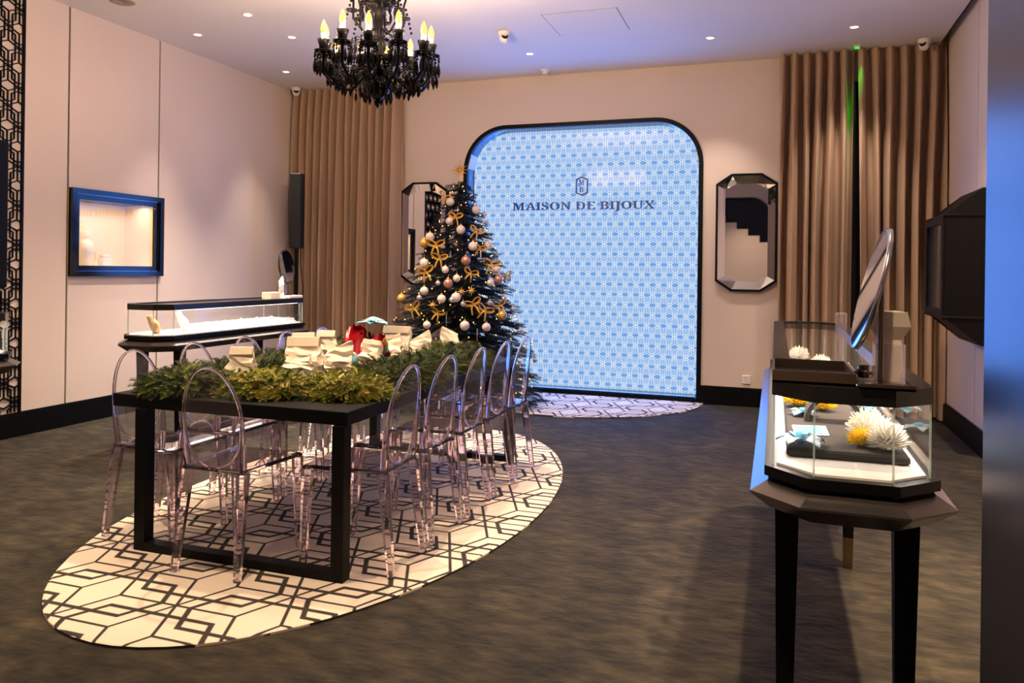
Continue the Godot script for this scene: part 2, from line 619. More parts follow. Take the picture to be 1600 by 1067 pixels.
# ---------------------------------------------------------------- wall pieces
func niche() -> void:
	var t := thing("wall_showcase", "lit cream showcase niche in glossy black frame set in the wall", "display case", Vector3(XL, 1.66, -5.53))
	var r := MB.new()
	var d := -0.36
	# lining: five boards round an open front
	r.bx(Vector3(d - 0.02, -0.31, -0.45), Vector3(d, 0.31, 0.45))
	r.bx(Vector3(d, -0.31, -0.45), Vector3(0, -0.288, 0.45))
	r.bx(Vector3(d, 0.30, -0.45), Vector3(0, 0.32, 0.45))
	r.bx(Vector3(d, -0.31, -0.45), Vector3(0, 0.31, -0.43))
	r.bx(Vector3(d, -0.31, 0.43), Vector3(0, 0.31, 0.45))
	part("lining", r, M.cream, t)
	var rect := func(y: float, z: float, x: float) -> Array: return [Vector3(x, -y, -z), Vector3(x, -y, z), Vector3(x, y, z), Vector3(x, y, -z)]
	part("frame", MB.new().ring(rect.call(0.336, 0.475, -0.01), rect.call(0.382, 0.522, -0.01), Vector3(0.055, 0, 0)), M.black_gloss, t)
	part("inner_frame", MB.new().ring(rect.call(0.288, 0.43, -0.01), rect.call(0.342, 0.48, -0.01), Vector3(0.03, 0, 0)), M.black_gloss, t)
	part("beading", MB.new().ring(rect.call(0.334, 0.473, 0.015), rect.call(0.34, 0.478, 0.015), Vector3(0.012, 0, 0)), M.steel, t)
	part("pane", MB.new().bx(Vector3(-0.006, -0.29, -0.432), Vector3(-0.005, 0.29, 0.432)), M.glass, t)
	part("led_light", MB.new().bx(Vector3(-0.05, 0.292, -0.4), Vector3(-0.03, 0.3, 0.4)), M.led, t)
	strip(Vector3(XL - 0.12, 1.66 + 0.285, -5.53), Vector2(0.06, 0.8), 0.3, Color(1.0, 0.86, 0.66), Vector3(-PI / 2, 0, 0))
	var bust := make_bust("necklace_bust", "white necklace bust inside the lit wall niche", M.white, Vector3(XL - 0.16, 1.373, -5.33), 0.75, 1.65)
	part("necklace", MB.new().tube([Vector3(0.062, 0.14, -0.012), Vector3(0.077, 0.10, 0.0), Vector3(0.078, 0.05, 0.002), Vector3(0.077, 0.10, 0.004), Vector3(0.062, 0.14, 0.012)], 0.0012, 5), M.bronze, bust)
	single("ring_box", MB.new().cbox(Vector3(0, 0.035, 0), Vector3(0.07, 0.07, 0.1), 0.006).cbox(Vector3(0, 0.085, 0), Vector3(0.06, 0.03, 0.08), 0.006), M.cream, "small cream ring box beside the bust in the wall niche", "box", Vector3(XL - 0.12, 1.373, -5.50))

func make_bust(called: String, label: String, m: Material, at: Vector3, turn: float, k := 1.0, lean := 0.0, group := "") -> Node3D:
	var t := thing(called, label, "bust", at, turn, group)
	var rings := []
	for p in [[0.0, 0.045, 0.026, 0.0], [0.012, 0.056, 0.032, 0.0], [0.05, 0.076, 0.036, 0.004], [0.085, 0.082, 0.038, 0.006], [0.112, 0.074, 0.036, 0.004], [0.128, 0.052, 0.032, 0.0], [0.138, 0.034, 0.028, -0.002], [0.155, 0.028, 0.026, -0.003], [0.185, 0.028, 0.026, -0.003], [0.188, 0.022, 0.02, -0.003]]:
		var ring := []
		for i in 20:
			var a := TAU * i / 20
			var v := Vector3(p[2] * cos(a) + p[3], p[0], p[1] * sin(a)) * k
			ring.append(v.rotated(Vector3(0, 0, 1), lean))
		rings.append(ring)
	part("torso", MB.new().loft(rings, 1), m, t)
	return t

func octagon(hx: float, hy: float, cx: float, cy: float, z: float) -> Array:
	return [Vector3(-hx + cx, -hy, z), Vector3(hx - cx, -hy, z), Vector3(hx, -hy + cy, z), Vector3(hx, hy - cy, z), Vector3(hx - cx, hy, z), Vector3(-hx + cx, hy, z), Vector3(-hx, hy - cy, z), Vector3(-hx, -hy + cy, z)]

func wall_mirror(label: String, at: Vector3) -> void:
	var t := thing("wall_mirror", label, "mirror", at, 0.0, "octagonal wall mirrors")
	part("frame", MB.new().ring(octagon(0.283, 0.587, 0.145, 0.098, 0.0), octagon(0.306, 0.61, 0.155, 0.105, 0.0), Vector3(0, 0, 0.05)), M.black, t)
	var bev := MB.new()
	var a := octagon(0.284, 0.588, 0.145, 0.098, 0.042)
	var b := octagon(0.212, 0.505, 0.115, 0.055, 0.022)
	for i in 8:
		var j := (i + 1) % 8
		bev.quad(a[i], a[j], b[j], b[i])
	bev.flush(false)
	part("bevel", bev, M.mirror, t)
	var g := MB.new()
	for i in 8:
		g.tri(Vector3(0, 0, 0.022), b[i], b[(i + 1) % 8])
	g.flush(false)
	part("glass", g, M.mirror, t)
	part("backboard", MB.new().loft([octagon(0.284, 0.588, 0.145, 0.098, 0.001), octagon(0.284, 0.588, 0.145, 0.098, 0.014)]), M.black, t)

func curtain(label: String, x0: float, x1: float, pleats: float, seed_: int, open0 := 0.0, open1 := 0.0) -> void:
	rng.seed = seed_
	var n := int(pleats * 16)
	var phase := []
	for i in int(pleats) + 3:
		phase.append(rng.randf_range(-0.35, 0.35))
	var rings := []
	for row in 15:
		var v := row / 14.0
		var y := lerpf(CEIL - 0.004, 0.02, v)
		var front := []
		var depth := lerpf(0.055, 0.095, smoothstep(0.0, 0.12, v))
		for i in n + 1:
			var u := float(i) / n
			var k := u * pleats
			var ph: float = lerpf(phase[int(k)], phase[int(k) + 1], k - int(k))
			var s := sin((k + ph * smoothstep(0.0, 0.5, v)) * TAU)
			s = signf(s) * pow(absf(s), lerpf(0.55, 0.8, v))
			var x := lerpf(x0, x1, u) + open0 * v * (1 - u) + open1 * v * u + 0.012 * sin(k * TAU * 2.0 + 1.0) * v
			front.append(Vector3(x, y, 0.11 + depth * s))
		rings.append(front)
	var mb := MB.new()
	for r in rings.size() - 1:
		for i in n:
			mb.quad(rings[r + 1][i], rings[r + 1][i + 1], rings[r][i + 1], rings[r][i], 1)
			mb.quad(rings[r][i] - Vector3(0, 0, 0.003), rings[r][i + 1] - Vector3(0, 0, 0.003), rings[r + 1][i + 1] - Vector3(0, 0, 0.003), rings[r + 1][i] - Vector3(0, 0, 0.003), 2)
	mb.flush(false)
	var o := single("curtain", mb, M.curtain, label, "curtain", Vector3(0, 0, ZB), 0.0, "taupe floor length curtains")
	o.position.z = ZB + 0.02

func dome_camera(label: String, at: Vector3, turn: float) -> void:
	var t := thing("dome_camera", label, "camera", at, turn, "white ceiling dome cameras")
	part("base", MB.new().lathe([Vector2(0.055, 0), Vector2(0.057, -0.012), Vector2(0.053, -0.03), Vector2(0.05, -0.045), Vector2(0.0, -0.046)], 24), M.plastic, t)
	part("ball", MB.new().ball(Vector3(0, -0.055, 0), Vector3(0.045, 0.05, 0.045), 20, 12), M.plastic, t)
	var b := Basis(Vector3.RIGHT, 1.05)
	part("lens", MB.new().lathe([Vector2(0.03, 0.026), Vector2(0.03, 0.048), Vector2(0.022, 0.052), Vector2(0.012, 0.046), Vector2(0, 0.045)], 20, Vector3(0, -0.062, 0), b), M.black_gloss, t)

func downlight(label: String, at: Vector3, to: Vector3, energy: float, angle := 42.0, warm := Color(1.0, 0.92, 0.84)) -> void:
	var t := thing("downlight", label, "downlight", at, 0.0, "recessed ceiling downlights")
	part("trim_ring", MB.new().lathe([Vector2(0.034, 0.0), Vector2(0.036, -0.005), Vector2(0.045, -0.005), Vector2(0.047, 0.0), Vector2(0.047, 0.01), Vector2(0.034, 0.01)], 24), M.plastic, t)
	part("lamp_disc", MB.new().lathe([Vector2(0.0, -0.003), Vector2(0.035, -0.003), Vector2(0.035, 0.004), Vector2(0, 0.004)], 20), M.down, t)
	spot(at + Vector3(0, -0.012, 0), to, energy, angle, warm)

func ceiling_things() -> void:
	var low := Vector3(0, -1, 0)
	for p in [[-4.398, -5.614, "recessed downlight shining over the wall showcase and white case", 12.0], [-4.412, -6.284, "recessed downlight above the long white-lit case", 12.0], [-2.979, -5.659, "recessed downlight over the far end of the table", 10.0]]:
		downlight(p[2], Vector3(p[0], CEIL, p[1]), Vector3(p[0], 0, p[1]), p[3])
	for p in [[-5.235, -5.958, "recessed downlight close to the wall above the lit niche"], [-5.25, -7.378, "recessed downlight close to the wall by the loudspeaker"]]:
		downlight(p[2], Vector3(p[0], CEIL, p[1]), Vector3(p[0], 0, p[1]), 5.0, 27.0)
	for p in [[-2.393, -7.463, "recessed downlight over the fir tree beside the glowing panel"], [-0.606, -7.428, "recessed downlight above the octagonal mirror"], [0.637, -7.461, "recessed downlight before the parted curtains"]]:
		downlight(p[2], Vector3(p[0], CEIL, p[1]), Vector3(p[0], 1.4, ZB), 3.6, 30.0)
	# the same fittings go on towards the door, outside the picture
	var warm := Color(1.0, 0.87, 0.71)
	for p in [[-2.2, -2.5, 7.5, 36.0, "recessed downlight above the head chair of the table"], [-4.4, -4.0, 10.0, 42.0, "recessed downlight between the two showcases by the lattice"], [-2.75, -3.9, 12.0, 38.0, "recessed downlight above the table side by the showcases"], [-1.7, -4.4, 9.0, 36.0, "recessed downlight above the open side of the table"], [0.1, -3.1, 10.0, 34.0, "recessed downlight above the middle of the right showcase"], [0.92, -3.3, 30.0, 27.0, "recessed downlight above the passage behind the right showcase"], [0.08, -0.75, 13.0, 44.0, "recessed downlight above the doorway before the right showcase"], [0.75, -5.6, 15.0, 55.0, "recessed downlight above the passage by the black wall cabinet"], [-3.9, -1.4, 6.0, 44.0, "recessed downlight above the showcase before the lattice"], [-1.6, 0.9, 9.0, 44.0, "recessed downlight above the entrance"], [-0.6, 1.7, 9.0, 48.0, "recessed downlight by the stair hall opening"]]:
		downlight(p[4], Vector3(p[0], CEIL, p[1]), Vector3(p[0], 0, p[1]), p[2], p[3], warm)
	dome_camera("white dome camera in the corner above the left curtain", Vector3(-5.60, CEIL, -8.08), 0.6)
	dome_camera("white dome camera mid-ceiling beside the inspection hatch", Vector3(-2.406, CEIL, -6.72), 0.5)
	dome_camera("white dome camera over the right curtain", Vector3(1.287, CEIL, -8.04), -0.5)
	var t := thing("smoke_detector", "small white smoke detector on ceiling above the glowing panel", "detector", Vector3(-2.42, CEIL, -8.1))
	part("base", MB.new().lathe([Vector2(0.05, 0), Vector2(0.05, -0.018), Vector2(0.045, -0.024), Vector2(0, -0.024)], 20), M.plastic, t)
	part("sensor", MB.new().lathe([Vector2(0.032, -0.024), Vector2(0.03, -0.045), Vector2(0.02, -0.052), Vector2(0, -0.052)], 20), M.plastic, t)
	single("ceiling_speaker", MB.new().lathe([Vector2(0, 0), Vector2(0, -0.006), Vector2(0.09, -0.006), Vector2(0.1, -0.003), Vector2(0.1, 0)], 28), M.bronze_matt, "round flush ceiling loudspeaker grille near the wall", "speaker", Vector3(-5.2, CEIL, -5.03))
	# green emergency light at the head of the curtain gap
	var g := thing("signal_light", "small green signal light at the ceiling above the curtain gap", "light", Vector3(0.715, CEIL, -8.06))
	part("housing", MB.new().cbox(Vector3(0, -0.012, 0), Vector3(0.06, 0.024, 0.05), 0.004), M.plastic, g)
	part("green_lamp", MB.new().cbox(Vector3(0, -0.028, 0), Vector3(0.04, 0.012, 0.03), 0.003), M.green_lamp, g)
	spot(Vector3(0.715, CEIL - 0.04, -8.06), Vector3(0.715, 3.0, -8.24), 0.8, 12.0, Color(0.02, 1.0, 0.05), 0.8)

func outlet() -> void:
	var t := thing("wall_socket", "white double power socket low on the wall by the mirror", "socket", Vector3(-0.274, 0.278, ZB))
	part("plate", MB.new().cbox(Vector3(0, 0, 0.006), Vector3(0.086, 0.09, 0.012), 0.003), M.plastic, t)
	var s := MB.new()
	for p in [[-0.016, 0.018], [0.016, 0.018], [0, 0.004], [-0.012, -0.012], [0.012, -0.012], [0, -0.024]]:
		s.box(Vector3(p[0], p[1], 0.0125), Vector3(0.005, 0.008, 0.002))
	part("pin_holes", s, M.black, t)

func wall_case() -> void:
	var t := thing("wall_vitrine", "black chamfered display cabinet hanging on the right wall", "display case", Vector3(XR, 1.45, -6.78))
	# outline across x (towards the room) and y; long along z
	var xf := -0.34
	var body := MB.new()
	var side := func(z: float) -> Array: return [Vector3(0, -0.58, z), Vector3(-0.1, -0.58, z), Vector3(xf, -0.38, z), Vector3(xf, 0.38, z), Vector3(-0.1, 0.58, z), Vector3(0, 0.58, z)]
	body.loft([side.call(0.33), side.call(0.35)])
	body.loft([side.call(-0.35), side.call(-0.33)])
	body.bx(Vector3(-0.02, -0.58, -0.33), Vector3(0, 0.58, 0.33))
	body.loft([[Vector3(0, 0.36, -0.34), Vector3(xf, 0.36, -0.34), Vector3(-0.1, 0.58, -0.34), Vector3(0, 0.58, -0.34)], [Vector3(0, 0.36, 0.34), Vector3(xf, 0.36, 0.34), Vector3(-0.1, 0.58, 0.34), Vector3(0, 0.58, 0.34)]])
	body.loft([[Vector3(0, -0.58, -0.34), Vector3(-0.1, -0.58, -0.34), Vector3(xf, -0.36, -0.34), Vector3(0, -0.36, -0.34)], [Vector3(0, -0.58, 0.34), Vector3(-0.1, -0.58, 0.34), Vector3(xf, -0.36, 0.34), Vector3(0, -0.36, 0.34)]])
	part("body", body, M.black, t)
	for y in [-0.39, 0.37]:
		part("moulding", MB.new().cbox(Vector3(xf * 0.5 - 0.008, y + 0.01, 0), Vector3(-xf + 0.016, 0.022, 0.72), 0.005), M.black, t)
	var rect := func(y: float, z: float) -> Array: return [Vector3(xf - 0.002, -y, -z), Vector3(xf - 0.002, -y, z), Vector3(xf - 0.002, y, z), Vector3(xf - 0.002, y, -z)]
	part("front_frame", MB.new().ring(rect.call(0.32, 0.29), rect.call(0.37, 0.345), Vector3(-0.014, 0, 0)), M.black, t)
	part("pane", MB.new().bx(Vector3(xf, -0.33, -0.3), Vector3(xf + 0.001, 0.33, 0.3)), M.glass, t)
	strip(Vector3(XR - 0.17, 1.45 + 0.35, -6.78), Vector2(0.05, 0.5), 0.02, Color(1, 0.9, 0.75), Vector3(-PI / 2, 0, 0))
	var f := thing("ornament", "small white flower ornament inside the black wall cabinet", "ornament", Vector3(XR - 0.2, 1.09, -6.68))
	part("stand", MB.new().lathe([Vector2(0.035, 0), Vector2(0.03, 0.05), Vector2(0.006, 0.06), Vector2(0.005, 0.24), Vector2(0, 0.24)], 16), M.bronze, f)
	for i in 6:
		part("petal", MB.new().ball(Vector3(0.028, 0.262, 0).rotated(Vector3.UP, TAU * i / 6), Vector3(0.026, 0.01, 0.018), 10, 6, Basis(Vector3.UP, TAU * i / 6)), M.white, f)


# ---------------------------------------------------------------- showcases on legs
# outline of a showcase: a rectangle with cut corners, as Vector2(x, z)
func plan(x0: float, x1: float, z0: float, z1: float, g: float, ch := 0.12) -> Array:
	var a := x0 + g
	var b := x1 - g
	var c := z0 + g
	var d := z1 - g
	var k := ch - g * 0.41
	return [Vector2(a + k, c), Vector2(b - k, c), Vector2(b, c + k), Vector2(b, d - k), Vector2(b - k, d), Vector2(a + k, d), Vector2(a, d - k), Vector2(a, c + k)]

func at_height(poly: Array, y: float) -> Array:
	return poly.map(func(p): return Vector3(p.x, y, p.y))

# z0 is the far end, z1 the near one; the node stands at the middle of its footprint
func vitrine(label: String, x0: float, x1: float, z0: float, z1: float, legs: Array, led: float, deck: Material, cool: Color) -> Node3D:
	var mid := Vector3((x0 + x1) / 2, 0, (z0 + z1) / 2)
	var t := thing("glass_showcase", label, "display case", mid, 0.0, "glass showcases on tapered legs")
	var hx := (x1 - x0) / 2
	var hz := (z1 - z0) / 2
	for z in legs:
		for s in [-1.0, 1.0]:
			var top := Vector3(s * (hx - 0.095), 0.775, z - mid.z)
			var leg := MB.new()
			var sq := func(h: float, y: float, o: float) -> Array: return [Vector3(top.x + o - h, y, top.z - h), Vector3(top.x + o + h, y, top.z - h), Vector3(top.x + o + h, y, top.z + h), Vector3(top.x + o - h, y, top.z + h)]
			leg.loft([sq.call(0.0215, 0.145, 0.0), sq.call(0.032, 0.775, 0.0)])
			var l := part("leg", leg, M.black, t)
			part("brass_sock", MB.new().loft([sq.call(0.0195, 0.0, 0.0), sq.call(0.022, 0.146, 0.0)]), M.brass, l)
	var p := func(g: float, y: float) -> Array: return at_height(plan(-hx, hx, -hz, hz, g), y)
	part("ledge", MB.new().loft([p.call(0.05, 0.755), p.call(0.0, 0.797), p.call(0.0, 0.803), p.call(0.045, 0.83)]), M.lacquer, t)
	part("base", MB.new().loft([p.call(0.055, 0.828), p.call(0.055, 0.842), p.call(0.035, 0.842), p.call(0.035, 0.868)]), M.black, t)
	part("deck", MB.new().loft([p.call(0.066, 0.86), p.call(0.066, 0.874)]), deck, t)
	var inset := 0.058
	var low: Array = p.call(inset, 0.868)
	var high: Array = p.call(inset, 1.058)
	for i in 8:
		var j := (i + 1) % 8
		part("glass_pane", MB.new().loft([[low[i], low[j]], [high[i], high[j]]], -1, false, false), M.glass, t)
	for i in 8:
		part("glass_edge", MB.new().bx(low[i] - Vector3(0.0025, 0, 0.0025), high[i] + Vector3(0.0025, 0, 0.0025)), M.glass_edge, t)
	part("top_frame", MB.new().ring(p.call(0.105, 1.056), p.call(0.052, 1.056), Vector3(0, 0.042, 0)), M.black_satin, t)
	var glass_top := MB.new()
	var tp: Array = p.call(0.1, 1.092)
	for i in 8:
		glass_top.tri(Vector3(0, 1.092, 0), tp[(i + 1) % 8], tp[i])
	part("top_pane", glass_top.flush(false), M.glass, t)
	for s in [-1.0, 1.0]:
		part("led_light", MB.new().bx(Vector3(s * (hx - 0.085) - 0.006, 1.049, -hz + 0.2), Vector3(s * (hx - 0.085) + 0.006, 1.0555, hz - 0.2)), M.led, t)
		strip(mid + Vector3(s * (hx - 0.085), 1.046, 0), Vector2(0.014, 2 * hz - 0.42), led, cool, Vector3(-PI / 2, 0, 0))
	return t

func showcases() -> void:
	var white_led := Color(1.0, 0.93, 0.86)
	vitrine("long glass showcase on black legs beneath the lit wall niche", -4.63, -4.09, -6.28, -4.36, [-6.0, -4.62], 0.28, M.white, white_led)
	vitrine("glass showcase on black legs in front of the lattice screen", -4.63, -4.09, -3.36 - 0.0, -1.6, [-3.1, -1.8], 0.5, M.white, white_led)
	vitrine("long glass showcase holding white and yellow blooms below the right wall", -0.057, 0.433, -4.98, -2.03, [-4.7, -3.95, -2.3], 0.8, M.white, white_led)

func left_case_contents() -> void:
	var y := 0.874
	var tan_bust := make_bust("tan_bust", "pale tan necklace bust lying back at the near end of the long showcase", M.tan, Vector3(-4.36, y, -4.58), 1.1, 0.8, 0.4)
	tan_bust.set_meta("category", "bust")
	make_bust("cream_bust", "white necklace bust leaning in the long showcase beside jewellery trays", M.white, Vector3(-4.34, y, -4.86), 1.0, 0.86, 0.4)
	var pad := thing("jewellery_tray", "white padded ring tray in the long showcase, right beside the busts", "tray", Vector3(-4.36, y, -5.16), 0.0, "white ring trays in the long showcase")
	part("board", MB.new().cbox(Vector3(0, 0.008, 0), Vector3(0.3, 0.016, 0.2), 0.004), M.white, pad)
	for i in 5:
		part("ring_roll", MB.new().tube([Vector3(-0.135, 0.024, -0.08 + 0.04 * i), Vector3(0.135, 0.024, -0.08 + 0.04 * i)], 0.016, 8), M.white, pad)
	for k in 7:
		part("ring", MB.new().tube(circle_path(0.011, 10), 0.0022, 5), M.steel, pad).position = Vector3(-0.11 + 0.037 * k, 0.042, -0.08 + 0.04 * (k % 5))
	for k in 4:
		copy(pad, Vector3(-4.36, y, -5.375 - 0.215 * k), 0.0, "white padded ring tray in the long showcase, %s counting from the busts" % ["second", "third", "fourth", "last"][k])
	# on top of the long showcase
	var top := 1.098
	single("gift_box", MB.new().cbox(Vector3(0, 0.03, 0), Vector3(0.1, 0.06, 0.13), 0.004), M.cream, "small cream box on top of the long showcase by the hand stand", "box", Vector3(-4.24, top, -5.78))
	var hand := thing("hand_display", "white porcelain hand-shaped jewellery stand on the long showcase", "jewellery stand", Vector3(-4.24, top, -5.93), 0.3)
	part("base", MB.new().lathe([Vector2(0.036, 0), Vector2(0.036, 0.012), Vector2(0.028, 0.02), Vector2(0.024, 0.05), Vector2(0, 0.05)], 16), M.white, hand)
	var palm := []
	for q in [[0.04, 0.024, 0.024, 0.0], [0.07, 0.03, 0.022, 0.0], [0.1, 0.044, 0.018, -0.004], [0.125, 0.05, 0.015, -0.008]]:
		var ring := []
		for i in 14:
			ring.append(Vector3(q[2] * cos(TAU * i / 14), q[0], q[1] * sin(TAU * i / 14) + q[3]))
		palm.append(ring)
	part("palm", MB.new().loft(palm, 1), M.white, hand)
	for i in 4:
		var z := -0.044 + 0.026 * i
		part("finger", MB.new().tube([Vector3(0, 0.12, z), Vector3(-0.004, 0.145 + 0.006 * (3 - i), z - 0.004), Vector3(-0.012, 0.158 + 0.014 * (3 - i), z - 0.01)], [0.012, 0.011, 0.008], 8), M.white, hand)
	part("thumb", MB.new().tube([Vector3(0, 0.075, 0.024), Vector3(0.004, 0.1, 0.046), Vector3(0.004, 0.118, 0.052)], [0.012, 0.011, 0.008], 8), M.white, hand)
	single("tray_board", MB.new().cbox(Vector3(0, 0.011, 0), Vector3(0.22, 0.022, 0.2), 0.003), M.cream, "flat cream board lying on the long showcase under the round mirror", "board", Vector3(-4.3, top, -6.09))
	var m := thing("table_mirror", "round black table mirror tilted on thin rod atop the long showcase", "mirror", Vector3(-4.33, top + 0.022, -6.13), 1.75)
	part("foot", MB.new().lathe([Vector2(0.06, 0), Vector2(0.06, 0.006), Vector2(0, 0.008)], 24), M.black, m)
	part("rod", MB.new().tube([Vector3(0, 0.006, 0), Vector3(0, 0.12, 0)], 0.005, 8), M.steel, m)
	var tilt := Basis(Vector3.RIGHT, PI / 2 - 0.12)
	part("rim", MB.new().lathe([Vector2(0.152, -0.008), Vector2(0.16, -0.006), Vector2(0.16, 0.006), Vector2(0.152, 0.008)], 40, Vector3(0, 0.265, 0), tilt), M.black_gloss, m)
	part("mirror_glass", MB.new().lathe([Vector2(0, 0.0082), Vector2(0.152, 0.0082), Vector2(0.152, -0.0082), Vector2(0, -0.0082)], 40, Vector3(0, 0.265, 0), tilt, -1), M.mirror, m)
	# the case before the lattice
	var tray := copy(pad, Vector3(-4.36, y, -3.14))
	tray.set_meta("label", "white padded ring tray in the showcase before the lattice screen")

func circle_path(r: float, n: int) -> Array:
	var p := []
	for i in n + 1:
		p.append(Vector3(r * cos(TAU * i / n), r * sin(TAU * i / n), 0))
	return p

func loudspeaker() -> void:
	var t := thing("column_speaker", "slim black column loudspeaker on a pole before the left curtain", "speaker", Vector3(-5.27, 0, -7.65), 0.25)
	part("base_plate", MB.new().cbox(Vector3(0, 0.008, 0), Vector3(0.36, 0.016, 0.3), 0.004), M.black, t)
	part("pole", MB.new().tube([Vector3(0, 0.01, 0), Vector3(0, 1.64, 0)], 0.026, 12), M.black, t)
	part("cabinet", MB.new().cbox(Vector3(0, 2.035, 0), Vector3(0.135, 0.87, 0.13), 0.01), M.speaker, t)
	part("grille", MB.new().cbox(Vector3(0, 2.035, 0.067), Vector3(0.122, 0.85, 0.008), 0.003), M.speaker, t)
	single("speaker_cable", MB.new().tube([Vector3(0.05, 1.62, -0.03), Vector3(0.06, 1.4, -0.03), Vector3(0.1, 1.15, -0.02), Vector3(0.11, 1.0, 0.0), Vector3(0.06, 0.75, 0.02), Vector3(0.04, 0.4, 0), Vector3(0.05, 0.012, 0.02)], 0.005, 6), M.black, "thin black cable hanging from the column loudspeaker", "cable", Vector3(-5.27, 0, -7.62))

func flower_pompon(called: String, label: String, at: Vector3, r: float, m: Material, heart: Material, group := "") -> void:
	var t := thing(called, label, "flower", at, rng.randf() * 6.0, group)
	var mb := MB.new()
	for i in 150:
		var u := (i + 0.5) / 150
		var el := acos(1.0 - 1.35 * u)
		var az := i * 2.39996
		var d := Vector3(sin(el) * cos(az), cos(el) * 0.8 + 0.05, sin(el) * sin(az)).normalized()
		var s := d.cross(Vector3(0.3, 1, 0.2)).normalized()
		var k := r * rng.randf_range(0.85, 1.08)
		var c := Vector3(0, r * 0.45, 0)
		mb.tube([c + d * k * 0.3, c + d * k * 0.75 + s * k * 0.05, c + d * k + Vector3(0, k * 0.1, 0) + s * k * rng.randf_range(-0.1, 0.14)], [r * 0.05, r * 0.085, r * 0.035], 4, 1, 0.6)
	part("petals", mb, m, t)
	part("heart", MB.new().ball(Vector3(0, r * 0.45, 0), Vector3(r, r * 0.8, r) * 0.55, 12, 8), heart, t)
	part("calyx", MB.new().lathe([Vector2(r * 0.2, 0), Vector2(r * 0.45, r * 0.2), Vector2(0, r * 0.3)], 10), M.leaf, t)

func porcelain_flower(label: String, at: Vector3, turn: float, k: float, group := "porcelain flowers in the showcase") -> void:
	var t := thing("porcelain_flower", label, "flower ornament", at, turn, group)
	for i in 5:
		var a := TAU * i / 5
		var rings := []
		for q in 6:
			var u := q / 5.0
			var w := 0.03 * sin(PI * clampf(u * 0.92 + 0.06, 0, 1))
			var c := Vector3(0.008 + 0.062 * u, 0.006 + 0.014 * sin(u * PI) + 0.004 * (i % 2), 0)
			rings.append([c + Vector3(0, 0.005, -w), c + Vector3(0, 0.0015, 0), c + Vector3(0, 0.005, w), c + Vector3(0, -0.0015, 0)].map(func(v): return v.rotated(Vector3.UP, a) * k))
		part("petal", MB.new().loft(rings, 1), M.porcelain if i != 2 else M.porcelain_blue, t)
	part("cup", MB.new().lathe([Vector2(0.004, 0.004), Vector2(0.014, 0.018), Vector2(0.018, 0.034), Vector2(0.015, 0.034), Vector2(0.008, 0.014), Vector2(0, 0.012)].map(func(v): return v * k), 14), M.porcelain_blue, t)

